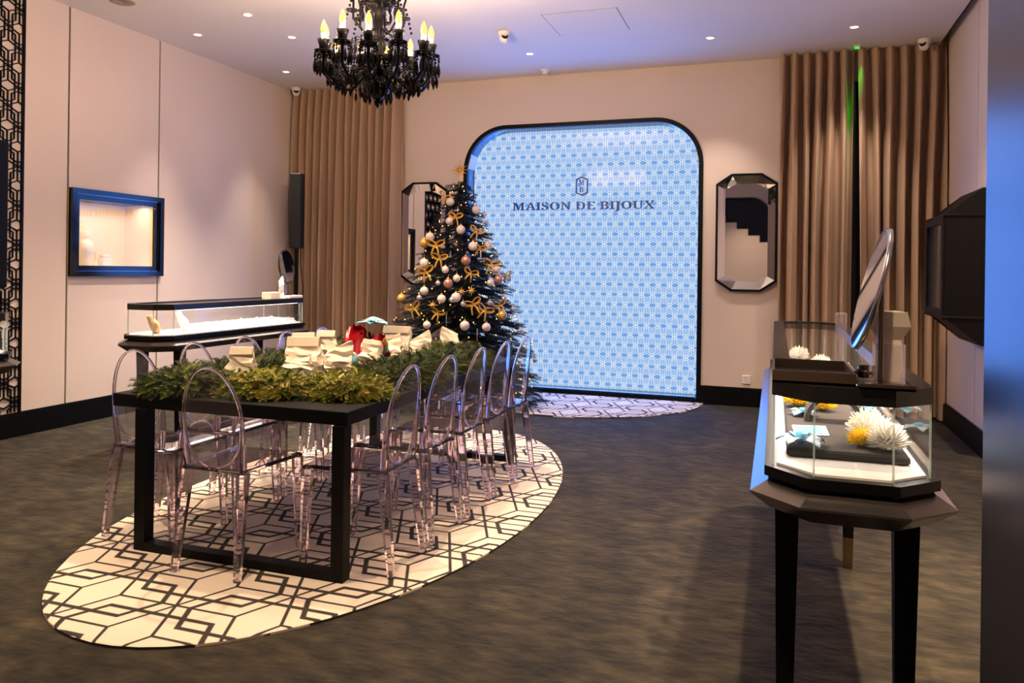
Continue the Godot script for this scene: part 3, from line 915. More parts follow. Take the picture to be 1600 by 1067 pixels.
func right_case_contents() -> void:
	rng.seed = 41
	var y := 0.874
	single("velvet_board", MB.new().cbox(Vector3(0, 0.012, 0), Vector3(0.31, 0.024, 2.5), 0.006), M.velvet, "long charcoal velvet board lying in the showcase under the blooms", "display board", Vector3(0.19, y, -3.52))
	y += 0.0245
	var arch_piece := MB.new()
	for k in 2:
		var rings := []
		for i in 15:
			var a := PI * i / 14
			rings.append([Vector3(-0.09 * cos(a), 0.09 * sin(a), -0.045), Vector3(-0.09 * cos(a), 0.09 * sin(a), 0.045), Vector3(-0.076 * cos(a), 0.076 * sin(a), 0.045), Vector3(-0.076 * cos(a), 0.076 * sin(a), -0.045)])
		if k == 0:
			arch_piece.loft(rings)
	single("display_arch", arch_piece, M.velvet, "low charcoal arched riser on velvet board behind the white bloom", "riser", Vector3(0.185, y, -2.74))
	flower_pompon("chrysanthemum", "big shaggy white bloom in front in the showcase, beside a yellow one", Vector3(0.262, y, -2.46), 0.062, M.petal_white, M.petal_white, "blooms in the right showcase")
	flower_pompon("chrysanthemum", "lower shaggy white bloom touching the near glass of the showcase", Vector3(0.295, y, -2.33), 0.055, M.petal_white, M.petal_white, "blooms in the right showcase")
	flower_pompon("yellow_chrysanthemum", "yellow bloom tucked between two white ones in the showcase", Vector3(0.232, y, -2.36), 0.036, M.petal_yellow, M.petal_yellow, "blooms in the right showcase")
	flower_pompon("yellow_chrysanthemum", "round yellow bloom deeper inside the showcase near the wooden rim", Vector3(0.085, y, -2.98), 0.055, M.petal_yellow, M.petal_yellow, "blooms in the right showcase")
	flower_pompon("yellow_chrysanthemum", "flat yellow bloom before the arched riser", Vector3(0.165, y, -2.93), 0.046, M.petal_yellow, M.petal_yellow, "blooms in the right showcase")
	flower_pompon("chrysanthemum", "white bloom behind the round yellow one in the showcase", Vector3(0.12, y, -3.14), 0.055, M.petal_white, M.petal_white, "blooms in the right showcase")
	for k in 3:
		flower_pompon("chrysanthemum", "white bloom at the far end of the right showcase", Vector3(0.13 + 0.09 * (k % 2), y, -3.75 - 0.4 * k), 0.055, M.petal_white, M.petal_white, "far blooms in the right showcase")
	porcelain_flower("pale blue porcelain flower beside the blue card in the showcase", Vector3(0.075, y, -2.32), 0.4, 1.0)
	porcelain_flower("pale blue porcelain flower before the yellow blooms", Vector3(0.095, y, -2.80), 1.6, 0.75)
	porcelain_flower("pale blue porcelain flower at the right edge of the velvet board", Vector3(0.325, y, -2.66), 0.9, 0.75)
	porcelain_flower("pale blue porcelain flower behind the arched riser", Vector3(0.315, y, -3.0), 2.2, 0.8)
	var card := thing("blue_card", "small blue picture card propped on the velvet board", "card", Vector3(0.105, y, -2.48), 0.25)
	part("card", MB.new().cbox(Vector3(0, 0.012, 0), Vector3(0.1, 0.003, 0.045), 0.001, Basis(Vector3.RIGHT, 0.5)), M.porcelain, card)
	part("print", MB.new().box(Vector3(0, 0.0142, 0.0008), Vector3(0.088, 0.001, 0.034), Basis(Vector3.RIGHT, 0.5)), M.porcelain_blue, card)

	var top := 1.0985
	# dark tray with bronze rim
	var tr := thing("serving_tray", "shallow black tray with bronze rim on the right showcase", "tray", Vector3(0.095, top, -2.24))
	part("floor", MB.new().bx(Vector3(-0.1, 0, -0.17), Vector3(0.1, 0.006, 0.13)), M.black, tr)
	var rect := func(x: float, z0: float, z1: float, yy: float) -> Array: return [Vector3(-x, yy, z0), Vector3(x, yy, z0), Vector3(x, yy, z1), Vector3(-x, yy, z1)]
	part("rim", MB.new().ring(rect.call(0.094, -0.164, 0.124, 0.0), rect.call(0.1, -0.17, 0.13, 0.0), Vector3(0, 0.032, 0)), M.bronze, tr)
	var tr2 := thing("bronze_tray", "low bronze tray carrying the mirror and the tissue box", "tray", Vector3(0.262, top, -2.2))
	part("floor", MB.new().bx(Vector3(-0.062, 0, -0.14), Vector3(0.062, 0.006, 0.13)), M.bronze, tr2)
	part("rim", MB.new().ring(rect.call(0.057, -0.136, 0.126, 0.0), rect.call(0.062, -0.14, 0.13, 0.0), Vector3(0, 0.014, 0)), M.bronze, tr2)
	# tissue box
	var tb := thing("tissue_box", "clear acrylic box holding a fan of ivory paper napkins", "napkin holder", Vector3(0.278, top + 0.0065, -2.19))
	for s in [[-0.033, 0, 0.001, 0.06], [0.033, 0, 0.001, 0.06], [0, -0.03, 0.066, 0.001], [0, 0.03, 0.066, 0.001]]:
		part("wall", MB.new().box(Vector3(s[0], 0.05, s[1]), Vector3(s[2] + 0.003, 0.1, s[3] + 0.003)), M.acrylic_edge, tb)
	for i in 13:
		var z := -0.024 + 0.004 * i
		var fan := (i - 6) / 6.0
		part("napkin", MB.new().loft([[Vector3(-0.024, 0.004, z - 0.001), Vector3(0.024, 0.004, z - 0.001), Vector3(0.024, 0.004, z + 0.001), Vector3(-0.024, 0.004, z + 0.001)], [Vector3(-0.026, 0.11, z - 0.001), Vector3(0.026, 0.11, z - 0.001), Vector3(0.026, 0.11, z + 0.001), Vector3(-0.026, 0.11, z + 0.001)], [Vector3(-0.046, 0.145, z * 1.7 - 0.001), Vector3(0.046, 0.145, z * 1.7 - 0.001), Vector3(0.046, 0.145, z * 1.7 + 0.001), Vector3(-0.046, 0.145, z * 1.7 + 0.001)], [Vector3(-0.034 + 0.006 * fan, 0.182, z * 2 - 0.001), Vector3(0.03 + 0.006 * fan, 0.182, z * 2 - 0.001), Vector3(0.03 + 0.006 * fan, 0.182, z * 2 + 0.001), Vector3(-0.034 + 0.006 * fan, 0.182, z * 2 + 0.001)]]), M.paper, tb)
	# round mirror, seen nearly edge on, leaning on its post
	var m := thing("vanity_mirror", "large round mirror tilted on a bronze post, seen edge on", "mirror", Vector3(0.25, top + 0.0065, -2.11), 0.0)
	part("foot", MB.new().lathe([Vector2(0.04, 0), Vector2(0.04, 0.006), Vector2(0, 0.008)], 24), M.bronze, m)
	part("post", MB.new().tube([Vector3(0, 0.004, 0), Vector3(0, 0.255, 0)], 0.007, 10), M.bronze, m)
	part("knob", MB.new().ball(Vector3(0, 0.258, 0), Vector3(0.009, 0.009, 0.009), 10, 8), M.brass, m)
	var lean := Basis(Vector3.UP, 0.02) * Basis(Vector3(0, 0, 1), PI / 2 - 0.243)
	part("rim", MB.new().lathe([Vector2(0.15, -0.006), Vector2(0.157, -0.005), Vector2(0.157, 0.005), Vector2(0.15, 0.006)], 44, Vector3(-0.022, 0.24, -0.01), lean), M.steel, m)
	part("mirror_glass", MB.new().lathe([Vector2(0, 0.0062), Vector2(0.15, 0.0062), Vector2(0.15, -0.0062), Vector2(0, -0.0062)], 44, Vector3(-0.022, 0.24, -0.01), lean, -1), M.mirror, m)
	# acrylic upright block
	single("acrylic_block", MB.new().cbox(Vector3(0, 0.085, 0), Vector3(0.03, 0.17, 0.03), 0.003).cbox(Vector3(0, 0.005, 0), Vector3(0.042, 0.01, 0.042), 0.002), M.acrylic_edge, "clear acrylic upright block standing beside the bronze tray", "display block", Vector3(0.183, top, -2.44))
	var dish := thing("ring_dish", "small dark dish with brass rim between acrylic block and tissue box", "dish", Vector3(0.228, top + 0.0065, -2.28))
	part("bowl", MB.new().lathe([Vector2(0.014, 0), Vector2(0.016, 0.03), Vector2(0.012, 0.03), Vector2(0.011, 0.008), Vector2(0, 0.008)], 18), M.black_gloss, dish)
	part("rim", MB.new().lathe([Vector2(0.0165, 0.012), Vector2(0.0172, 0.015), Vector2(0.0165, 0.018)], 18), M.brass, dish)

# ---------------------------------------------------------------- table and chairs
func table() -> void:
	var t := thing("dining_table", "long black rectangular table with closed box-frame legs standing on the oval rug", "table", Vector3(-2.41, 0.0128, -4.085))
	var h := 0.74
	part("top", MB.new().cbox(Vector3(-0.002, h - 0.031, 0), Vector3(1.31, 0.062, 2.29), 0.003), M.table, t)
	for z in [1.135, -1.135]:
		var f := MB.new()
		f.bx(Vector3(-0.496, 0, z - 0.03), Vector3(-0.434, h - 0.062, z + 0.03))
		f.bx(Vector3(0.592, 0, z - 0.03), Vector3(0.652, h - 0.062, z + 0.03))
		f.bx(Vector3(-0.434, 0, z - 0.03), Vector3(0.592, 0.04, z + 0.03))
		part("leg_frame", f, M.table, t)

func chair_proto() -> Node3D:
	var t := thing("ghost_chair", "x", "chair", Vector3(), 0.0, "clear acrylic chairs round the table")
	var seat := MB.new()
	var sq := func(y: float, g: float) -> Array:
		var p := []
		for q in [[-0.165, 0.185, -1, 1], [0.165, 0.185, 1, 1], [0.195, -0.215, 1, -1], [-0.195, -0.215, -1, -1]]:
			p.append(Vector3(q[0] - g * q[2], y, q[1] - g * q[3]))
		return p
	seat.loft([sq.call(0.452, 0.004), sq.call(0.456, 0.0), sq.call(0.466, 0.0), sq.call(0.47, 0.006)])
	part("seat", seat, M.acrylic_solid, t)
	part("apron", MB.new().loft([sq.call(0.39, 0.012), sq.call(0.452, 0.008)], -1, false), M.acrylic, t)
	for s in [-1.0, 1.0]:
		part("leg", taper(Vector3(s * 0.178, 0.452, -0.198), Vector3(s * 0.184, 0, -0.215), 0.02, 0.012), M.acrylic_solid, t)
		part("leg", taper(Vector3(s * 0.15, 0.452, 0.168), Vector3(s * 0.17, 0, 0.225), 0.021, 0.0125), M.acrylic_solid, t)
	# back: arched rim rising from the rear corners with a clear sheet that dips to the seat
	var path := []
	var rad := []
	var arc := []
	for i in 33:
		var a := PI * (1.0 - i / 32.0)
		var p := Vector2(0.158 * cos(a), 0.665 + 0.255 * sin(a))
		arc.append(p)
	for s in [[-0.15, 0.462], [-0.156, 0.53], [-0.158, 0.6]]:
		path.append(Vector2(s[0], s[1]))
	path.append_array(arc)
	for s in [[0.158, 0.6], [0.156, 0.53], [0.15, 0.462]]:
		path.append(Vector2(s[0], s[1]))
	var lift := func(p: Vector2) -> Vector3: return Vector3(p.x, p.y, 0.165 + 0.11 * (p.y - 0.46) + 0.02 * (1.0 - pow(p.x / 0.16, 2.0)))
	var pts := path.map(lift)
	for p in path:
		rad.append(lerpf(0.019, 0.0095, smoothstep(0.46, 0.72, p.y)))
	var back := part("backrest", MB.new(), M.acrylic, t)
	var sheet := MB.new()
	var lower := []
	for i in 33:
		var a := PI * (1.0 - i / 32.0)
		lower.append(lift.call(Vector2(0.15 * cos(a), 0.665 - 0.195 * pow(sin(a), 0.8))))
	var upper := arc.map(lift)
	for i in 32:
		sheet.quad(lower[i], lower[i + 1], upper[i + 1], upper[i], 1)
	back.mesh = sheet.flush(false).mesh()
	part("rim", MB.new().tube(pts, rad, 8, 1, 0.7), M.acrylic_solid, back)
	part("lower_rim", MB.new().tube(lower, 0.006, 6), M.acrylic_solid, back)
	return t

func taper(a: Vector3, b: Vector3, ra: float, rb: float) -> MB:
	var r := func(c: Vector3, k: float) -> Array: return [c + Vector3(-k, 0, -k), c + Vector3(k, 0, -k), c + Vector3(k, 0, k), c + Vector3(-k, 0, k)]
	return MB.new().loft([r.call(b, rb), r.call(a.lerp(b, 0.5), lerpf(ra, rb, 0.4)), r.call(a, ra)])

func chairs() -> void:
	var proto := chair_proto()
	var y := 0.0128
	# the node stands under the seat's middle; rear feet lie 0.225 behind it
	var first := true
	var spots := [[Vector3(-2.36, y, -3.0), 0.0, "clear acrylic chair at the head of the table, its back to the door"]]
	var rz := [-3.21, -3.66, -4.1, -4.53, -4.955]
	var rt := [0.02, -0.03, 0.02, 0.0, -0.02]
	var order := ["first", "second", "third", "fourth", "last"]
	for i in 5:
		spots.append([Vector3(-1.59 - 0.225, y, rz[i]), PI / 2 + rt[i], "clear acrylic chair along the table's open side, %s counting from the door end" % order[i]])
	var lz := [-3.19, -3.64, -4.09, -4.54, -4.98]
	for i in 5:
		spots.append([Vector3(-3.19 + 0.225, y, lz[i]), -PI / 2 + 0.03 * sin(i * 2.0), "clear acrylic chair along the table side facing the showcases, %s counting from the door end" % order[i]])
	spots.append([Vector3(-2.37, y, -5.13), PI, "clear acrylic chair at the foot of the table before the fir tree"])
	for s in spots:
		if first:
			proto.position = s[0]
			proto.rotation.y = s[1]
			proto.set_meta("label", s[2])
			first = false
		else:
			copy(proto, s[0], s[1], s[2])

func rugs() -> void:
	var oval := MB.new()
	var rings := []
	for q in [[1.0, 0.0], [1.0, 0.009], [0.994, 0.012]]:
		var r := []
		for i in 72:
			r.append(Vector3(1.099 * q[0] * cos(TAU * i / 72), q[1], 2.021 * q[0] * sin(TAU * i / 72)))
		rings.append(r)
	oval.loft(rings)
	single("oval_rug", oval, M.rug, "cream oval rug with dark hexagon line pattern under the table", "rug", Vector3(-2.338, 0.0005, -4.176))
	var semi := MB.new()
	var rr := []
	for q in [[1.0, 0.0], [1.0, 0.009], [0.994, 0.012]]:
		var r := []
		for i in 41:
			r.append(Vector3(1.38 * q[0] * cos(PI * i / 40), q[1], 1.3 * q[0] * sin(PI * i / 40)))
		rr.append(r)
	semi.loft(rr)
	single("half_round_rug", semi, M.rug, "half-round cream rug with dark line pattern before the glowing panel", "rug", Vector3(-2.08, 0.0005, ZB + 0.035))

# ---------------------------------------------------------------- greenery, bags and flowers on the table
func sprig(length: float, pairs: int, needle: float, droop: float, wide: float) -> ArrayMesh:
	var mb := MB.new()
	var p := func(u: float) -> Vector3: return Vector3(0, -droop * u * u * length, -u * length)
	mb.tube([p.call(0.0), p.call(0.5), p.call(1.0)], [0.0035, 0.0025, 0.001], 4)
	for i in pairs:
		var u := (i + 0.6) / pairs
		for k in 5:
			var a := TAU * k / 5.0 + i * 0.9
			var d := Vector3(cos(a), sin(a) * 0.8 + 0.15, -0.75).normalized()
			var s := d.cross(Vector3(0.1, 0.3, 1)).normalized() * wide
			var o: Vector3 = p.call(u)
			var e: Vector3 = o + d * needle * (1.1 - 0.5 * u)
			var m: Vector3 = o.lerp(e, 0.45)
			mb.tri(o, m + s, e)
			mb.tri(o, e, m - s)
	mb.flush(false)
	return mb.mesh()

func greens(label: String, at: Vector3, rx: float, rz: float, count: int, mesh: Mesh, tints: Array, leaves: int, seed_: int, high := 0.1) -> void:
	rng.seed = seed_
	var t := thing("garland", label, "garland", at, 0.0, "greenery laid along the table")
	var where := []
	for i in count:
		var a := rng.randf() * TAU
		var d := sqrt(rng.randf())
		var lump := 0.75 + 0.25 * sin(a * 3.0 + seed_) * sin(d * 5.0 + seed_ * 2.0)
		var top := high * lump * sqrt(maxf(0.0, 1.0 - d * d))
		var pos := Vector3(rx * d * cos(a), 0.008 + top * rng.randf_range(0.3, 1.0), rz * d * sin(a))
		var out := Vector3(cos(a) * d / rx, (1.0 - d) * 6.0, sin(a) * d / rz).normalized()
		out = (out + Vector3(rng.randf_range(-0.9, 0.9), rng.randf_range(-0.25, 0.45), rng.randf_range(-0.9, 0.9))).normalized()
		if absf(out.y) > 0.97:
			out = Vector3(0.4, 0.8, 0.2).normalized()
		var b := Basis.looking_at(out, Vector3.UP).rotated(out, rng.randf_range(-0.8, 0.8))
		where.append(Transform3D(b.scaled(Vector3.ONE * rng.randf_range(0.75, 1.25)), pos))
	scatter("foliage", mesh, M.foliage, where, tints, t)
	for i in leaves:
		var a := rng.randf() * TAU
		var c := Vector3(rx * 0.75 * cos(a), 0.05 + 0.03 * rng.randf(), rz * 0.75 * sin(a))
		var rings := []
		var tilt := Basis(Vector3.UP, rng.randf() * TAU) * Basis(Vector3.RIGHT, rng.randf_range(-0.7, 0.7))
		for q in 6:
			var u := q / 5.0
			var w := 0.022 * sin(PI * clampf(u * 0.94 + 0.03, 0, 1))
			rings.append([Vector3(-w, 0.004, -0.075 * u), Vector3(0, 0.0, -0.075 * u), Vector3(w, 0.004, -0.075 * u), Vector3(0, -0.0015, -0.075 * u)].map(func(v): return c + tilt * v))
		part("leaf", MB.new().loft(rings, 1), M.leaf_pale, t)

func table_greens() -> void:
	var cedar := sprig(0.06, 9, 0.017, 0.35, 0.0026)
	var pine := sprig(0.08, 11, 0.024, 0.3, 0.0016)
	var lime := [Color(0.34, 0.34, 0.04), Color(0.2, 0.24, 0.035), Color(0.46, 0.4, 0.1), Color(0.12, 0.16, 0.03), Color(0.36, 0.29, 0.1)]
	var dark := [Color(0.04, 0.065, 0.02), Color(0.06, 0.085, 0.022), Color(0.085, 0.105, 0.028), Color(0.03, 0.05, 0.02), Color(0.09, 0.09, 0.03)]
	var y := 0.752
	greens("dark leafy garland bunch at the table corner by the showcases", Vector3(-2.78, y, -3.13), 0.21, 0.15, 620, pine, dark + [lime[1]], 5, 3)
	greens("yellow-green cedar bunch at the head of the table behind a chair", Vector3(-2.36, y, -3.19), 0.25, 0.15, 900, cedar, lime, 3, 4)
	greens("yellow-green cedar bunch at the table corner on the open side", Vector3(-1.99, y, -3.32), 0.21, 0.17, 900, cedar, lime, 4, 5)
	greens("dark pine garland along the open table side, near half", Vector3(-1.98, y, -3.85), 0.2, 0.36, 900, pine, dark, 2, 6)
	greens("dark pine garland along the open table side, far half", Vector3(-1.98, y, -4.6), 0.2, 0.42, 950, pine, dark + [lime[3]], 3, 7)
	greens("dark pine garland along the table side by the showcases, near half", Vector3(-2.84, y, -3.75), 0.18, 0.4, 850, pine, dark, 3, 8)
	greens("dark pine garland along the table side by the showcases, far half", Vector3(-2.84, y, -4.65), 0.18, 0.42, 850, pine, dark + [lime[1]], 3, 9)
	greens("mixed cedar bunch at the foot of the table before the tree", Vector3(-2.3, y, -5.03), 0.4, 0.14, 900, cedar, lime + dark, 4, 10)

# a crumpled paper bag: flap > 0 gives a folded-over top of that height, else the top ends in a slanting pinched edge
func bag(label: String, at: Vector3, turn: float, w: float, h: float, d: float, seed_: int, flap := 0.0, slant := 0.0) -> void:
	rng.seed = seed_
	var t := thing("paper_bag", label, "paper bag", at, turn, "ivory paper gift bags on the table")
	var rings := []
	var rows := 8
	for k in rows + 1:
		var v := float(k) / rows
		var bulge := 1.0 + 0.05 * sin(v * PI) - 0.05 * v
		var dz := d * 0.5 * lerpf(1.0, 0.1, smoothstep(0.3, 1.0, v))
		var ring := []
		for q in [[-1, -1], [-0.35, -1], [0.3, -1], [1, -1], [1, 0], [1, 1], [0.25, 1], [-0.4, 1], [-1, 1], [-1, 0]]:
			var j := 0.013 * sin(PI * v) * (1.0 if flap == 0.0 else 0.6) + (0.003 if k > 0 else 0.0)
			var pinch: float = 0.82 if q[1] == 0 else 1.0
			var y: float = v * h * (1.0 + slant * q[0] * v)
			ring.append(Vector3(q[0] * w * 0.5 * bulge * lerpf(1.0, pinch, v) + rng.randf_range(-j, j) + slant * 0.12 * h * v, y + (rng.randf_range(-j, j) * 0.5 if k < rows else 0.0), q[1] * dz + rng.randf_range(-j, j) - 0.015 * v * v))
		rings.append(ring)
	part("body", MB.new().loft(rings), M.paper, t)
	if flap > 0.0:
		var e := w * 0.47
		var z0 := -0.015
		var f := MB.new()
		f.loft([[Vector3(-e, h - 0.004, z0 - 0.008), Vector3(e, h - 0.004, z0 - 0.008), Vector3(e, h - 0.004, z0 + 0.012), Vector3(-e, h - 0.004, z0 + 0.012)], [Vector3(-e, h + 0.004, z0 - 0.005), Vector3(e, h + 0.004, z0 - 0.005), Vector3(e, h + 0.004, z0 + 0.012), Vector3(-e, h + 0.004, z0 + 0.012)]])
		f.loft([[Vector3(-e, h - flap, z0 + 0.026), Vector3(e, h - flap * 0.92, z0 + 0.026), Vector3(e, h - flap * 0.92, z0 + 0.028), Vector3(-e, h - flap, z0 + 0.028)], [Vector3(-e, h + 0.004, z0 + 0.01), Vector3(e, h + 0.004, z0 + 0.01), Vector3(e, h + 0.004, z0 + 0.012), Vector3(-e, h + 0.004, z0 + 0.012)]])
		part("folded_flap", f, M.paper, t)

func table_things() -> void:
	var y := 0.7525
	bag("ivory paper bag with folded top in the greenery by the head chair", Vector3(-2.66, y, -3.38), 0.3, 0.13, 0.2, 0.08, 11, 0.035)
	bag("wide ivory paper bag with folded top, the largest on the table", Vector3(-2.62, y, -3.88), 0.3, 0.2, 0.215, 0.1, 12, 0.05)
	bag("small crumpled paper bag in front of the widest bag", Vector3(-2.55, y, -3.73), 0.2, 0.15, 0.13, 0.07, 13, 0.0, 0.08)
	bag("ivory paper bag behind the widest bag toward the showcases", Vector3(-2.9, y, -4.3), 0.75, 0.15, 0.2, 0.08, 14, 0.04)
	bag("upright paper bag with folded top between the widest bag and the red flowers", Vector3(-2.70, y, -4.25), 0.2, 0.125, 0.225, 0.08, 15, 0.035)
	bag("squat crumpled paper bag with slanted top next to the blue glass cup", Vector3(-2.43, y, -3.97), 0.45, 0.15, 0.17, 0.08, 16, 0.0, 0.16)
	bag("tall plain paper bag standing before the red flowers", Vector3(-2.30, y, -4.12), -0.1, 0.13, 0.195, 0.08, 17, 0.0, -0.03)
	bag("wide paper bag with folded top right behind the red flowers", Vector3(-2.55, y, -4.92), 0.1, 0.21, 0.215, 0.09, 18, 0.045)
	bag("small slanted paper bag leaning before the folded bag by the red flowers", Vector3(-2.46, y, -4.68), 0.5, 0.12, 0.165, 0.07, 19, 0.0, 0.14)
	bag("paper bag with steep slanted top farther along toward the tree", Vector3(-2.33, y, -4.86), 0.7, 0.13, 0.17, 0.07, 20, 0.0, 0.2)
	bag("narrow tilted paper bag at the foot of the table", Vector3(-2.16, y, -4.98), 0.35, 0.12, 0.2, 0.07, 21, 0.0, -0.12)
	# red flowers in a dark red vase
	var t := thing("flower_arrangement", "glossy red flowers in a dark red glass vase amid the paper bags", "flowers", Vector3(-2.47, y, -4.38), 0.2)
	part("vase", MB.new().lathe([Vector2(0.05, 0), Vector2(0.085, 0.03), Vector2(0.1, 0.08), Vector2(0.075, 0.13), Vector2(0.04, 0.17), Vector2(0.05, 0.195), Vector2(0.04, 0.19), Vector2(0, 0.16)], 20, Vector3(0.05, 0, 0)), M.wine, t)
	for q in [[Vector3(-0.07, 0.18, 0.02), 0.35, 0.95, 1.25], [Vector3(0.1, 0.15, 0.09), -0.4, 0.9, 1.0], [Vector3(0.03, 0.13, 0.1), 0.2, 0.9, 0.8], [Vector3(-0.02, 0.19, -0.05), 2.4, 0.6, 0.8]]:
		var b := Basis(Vector3.UP, q[1]) * Basis(Vector3.RIGHT, q[2])
		var rings := []
		for i in 9:
			var u := i / 8.0
			var w := 0.066 * pow(sin(PI * clampf(u * 0.95 + 0.05, 0, 1)), 0.7) * (1.15 - 0.5 * u)
			var row := []
			for k in 5:
				var s := k / 2.0 - 1.0
				row.append(q[0] + b * Vector3(s * w, 0.02 * (1 - s * s) * -1.0 + 0.022 * absf(s), -0.07 + 0.22 * u) * q[3])
			for k in 5:
				var s := 1.0 - k / 2.0
				row.append(q[0] + b * Vector3(s * w, 0.02 * (1 - s * s) * -1.0 + 0.022 * absf(s) - 0.004, -0.07 + 0.22 * u) * q[3])
			rings.append(row)
		part("red_petal", MB.new().loft(rings, 1), M.red, t)
	part("spadix", MB.new().tube([Vector3(0.12, 0.1, 0.03), Vector3(0.125, 0.15, 0.05), Vector3(0.13, 0.19, 0.055)], [0.018, 0.024, 0.006], 10), M.leaf_pale, t)
	for q in [Vector3(0.0, 0.28, 0.02), Vector3(0.03, 0.298, -0.01), Vector3(0.07, 0.28, 0.0)]:
		part("stem", MB.new().tube([Vector3(0.04, 0.14, 0), q * Vector3(0.6, 0.7, 1), q], 0.005, 6), M.stem, t)
	for i in 12:
		var ring := i / 6
		var a := TAU * (i + 0.5 * ring) / 6
		var c := Vector3(0.035, 0.295 + 0.012 * ring, 0)
		var reach := (0.105 - 0.035 * ring) * (0.8 + 0.35 * absf(sin(i * 1.7)))
		var b := Basis(Vector3.UP, a)
		part("pale_blue_petal", MB.new().loft([0.0, 0.3, 0.6, 0.85, 1.0].map(func(u): return [Vector3(-0.038 * sin(PI * u * 0.88 + 0.2), -0.012 * u, reach * u), Vector3(0, 0.012 - 0.045 * u * u, reach * u), Vector3(0.038 * sin(PI * u * 0.88 + 0.2), -0.012 * u, reach * u), Vector3(0, 0.008 - 0.045 * u * u, reach * u)].map(func(v): return c + b * v)), -1), M.petal_blue if i % 3 else M.petal_teal, t)
	var cup := thing("glass_cup", "small pale blue glass cup between two paper bags", "cup", Vector3(-2.432, y, -4.105))
	part("bowl", MB.new().lathe([Vector2(0.03, 0), Vector2(0.034, 0.004), Vector2(0.04, 0.05), Vector2(0.042, 0.1), Vector2(0.038, 0.1), Vector2(0.034, 0.02), Vector2(0, 0.015)], 18), M.blue_glass, cup)
	part("filling", MB.new().ball(Vector3(0, 0.1, 0), Vector3(0.034, 0.02, 0.034), 12, 8), M.petal_blue, cup)

# ---------------------------------------------------------------- fir tree
const TREE := Vector3(-3.05, 0.0128, -7.25)

func tree_radius(y: float) -> float:
	return 0.9 * pow(maxf(0.0, 1.0 - (y - 0.1) / 2.2), 0.7)

func fir_tree() -> void:
	rng.seed = 77
	var t := thing("christmas_tree", "dark decorated fir tree with fairy lights standing before the glowing panel", "tree", TREE)
	part("trunk", MB.new().tube([Vector3(0, 0, 0), Vector3(0, 1.1, 0), Vector3(0, 2.22, 0)], [0.045, 0.03, 0.008], 10), M.bark, t)
	var foot := part("stand", MB.new().lathe([Vector2(0.2, 0), Vector2(0.2, 0.02), Vector2(0.06, 0.05), Vector2(0.055, 0.12), Vector2(0, 0.12)], 20), M.black, t)
	foot.position.y = 0.0
	var twig := sprig(0.2, 16, 0.042, 0.12, 0.0032)
	var where := []
	var lights := []
	var wood := MB.new()
	var y := 0.2
	while y < 2.24:
		var r := tree_radius(y)
		var n := int(6 + r * 26)
		for i in n:
			var a := TAU * (i + rng.randf() * 0.8) / n + y * 3.0
			var reach := r * rng.randf_range(0.86, 1.06)
			var out := Vector3(cos(a), 0, sin(a))
			if i % 2 == 0:
				wood.tube([Vector3(0, y + 0.02, 0), out * reach * 0.5 + Vector3(0, y - 0.05 * reach, 0), out * reach * 0.98 + Vector3(0, y - 0.15 * reach, 0)], [0.008, 0.005, 0.002], 4)
			var steps := int(maxf(1, reach / 0.14))
			for k in steps:
				var u := (k + 0.75) / steps
				if u * reach < 0.16 and y < 1.9:
					continue
				var p := out * (u * reach - 0.13) + Vector3(rng.randf_range(-0.03, 0.03), y - 0.16 * u * reach + rng.randf_range(-0.03, 0.03), rng.randf_range(-0.03, 0.03))
				for s in [-0.6, 0.0, 0.6]:
					if s != 0.0 and rng.randf() < 0.35:
						continue
					var d := (out.rotated(Vector3.UP, s + rng.randf_range(-0.2, 0.2)) + Vector3(0, rng.randf_range(-0.28, 0.2), 0)).normalized()
					where.append(Transform3D(Basis.looking_at(d, Vector3.UP).scaled(Vector3.ONE * rng.randf_range(0.7, 1.1)), p))
			if rng.randf() < 0.8:
				lights.append(Transform3D(Basis(), out * (reach * rng.randf_range(0.8, 1.02)) + Vector3(0, y - 0.1 * reach + rng.randf_range(-0.05, 0.05), 0)))
		y += 0.085 + 0.02 * r
	for i in 14:
		var d := Vector3(rng.randf_range(-0.5, 0.5), 1, rng.randf_range(-0.5, 0.5)).normalized()
		where.append(Transform3D(Basis.looking_at(d, Vector3.RIGHT).scaled(Vector3.ONE * 0.7), Vector3(0, 2.12, 0)))
	part("branches", wood, M.bark, t).set_meta("kind", "stuff")
	scatter("foliage", twig, M.foliage, where, [Color(0.008, 0.016, 0.02), Color(0.012, 0.022, 0.024), Color(0.006, 0.012, 0.018), Color(0.016, 0.026, 0.022)], t)
	scatter("fairy_lights", MB.new().ball(Vector3(), Vector3(0.0055, 0.0065, 0.0055), 6, 4).mesh(), M.fairy, lights, [], t)
	# star on the tip
	var s := thing("tree_star", "gold many-pointed star on the tip of the fir tree", "star", TREE + Vector3(0, 2.38, 0.02))
	var rays := MB.new()
	for i in 12:
		var a := TAU * i / 12
		var l := 0.13 if i % 3 == 0 else 0.085
		rays.tube([Vector3(), Vector3(sin(a) * l, cos(a) * l, 0)], [0.009, 0.001], 4)
	part("rays", rays, M.gold, s)
	part("core", MB.new().ball(Vector3(), Vector3(0.018, 0.018, 0.014), 10, 8), M.gold, s)
	part("holder", MB.new().tube([Vector3(0, -0.17, 0), Vector3(0, -0.06, 0)], 0.006, 8), M.gold, s)

func band(y: float) -> String:
	return " low on the fir tree" if y < 0.98 else " midway up the fir tree" if y < 1.42 else " in the upper half of the fir tree" if y < 1.8 else " near the tip of the fir tree"

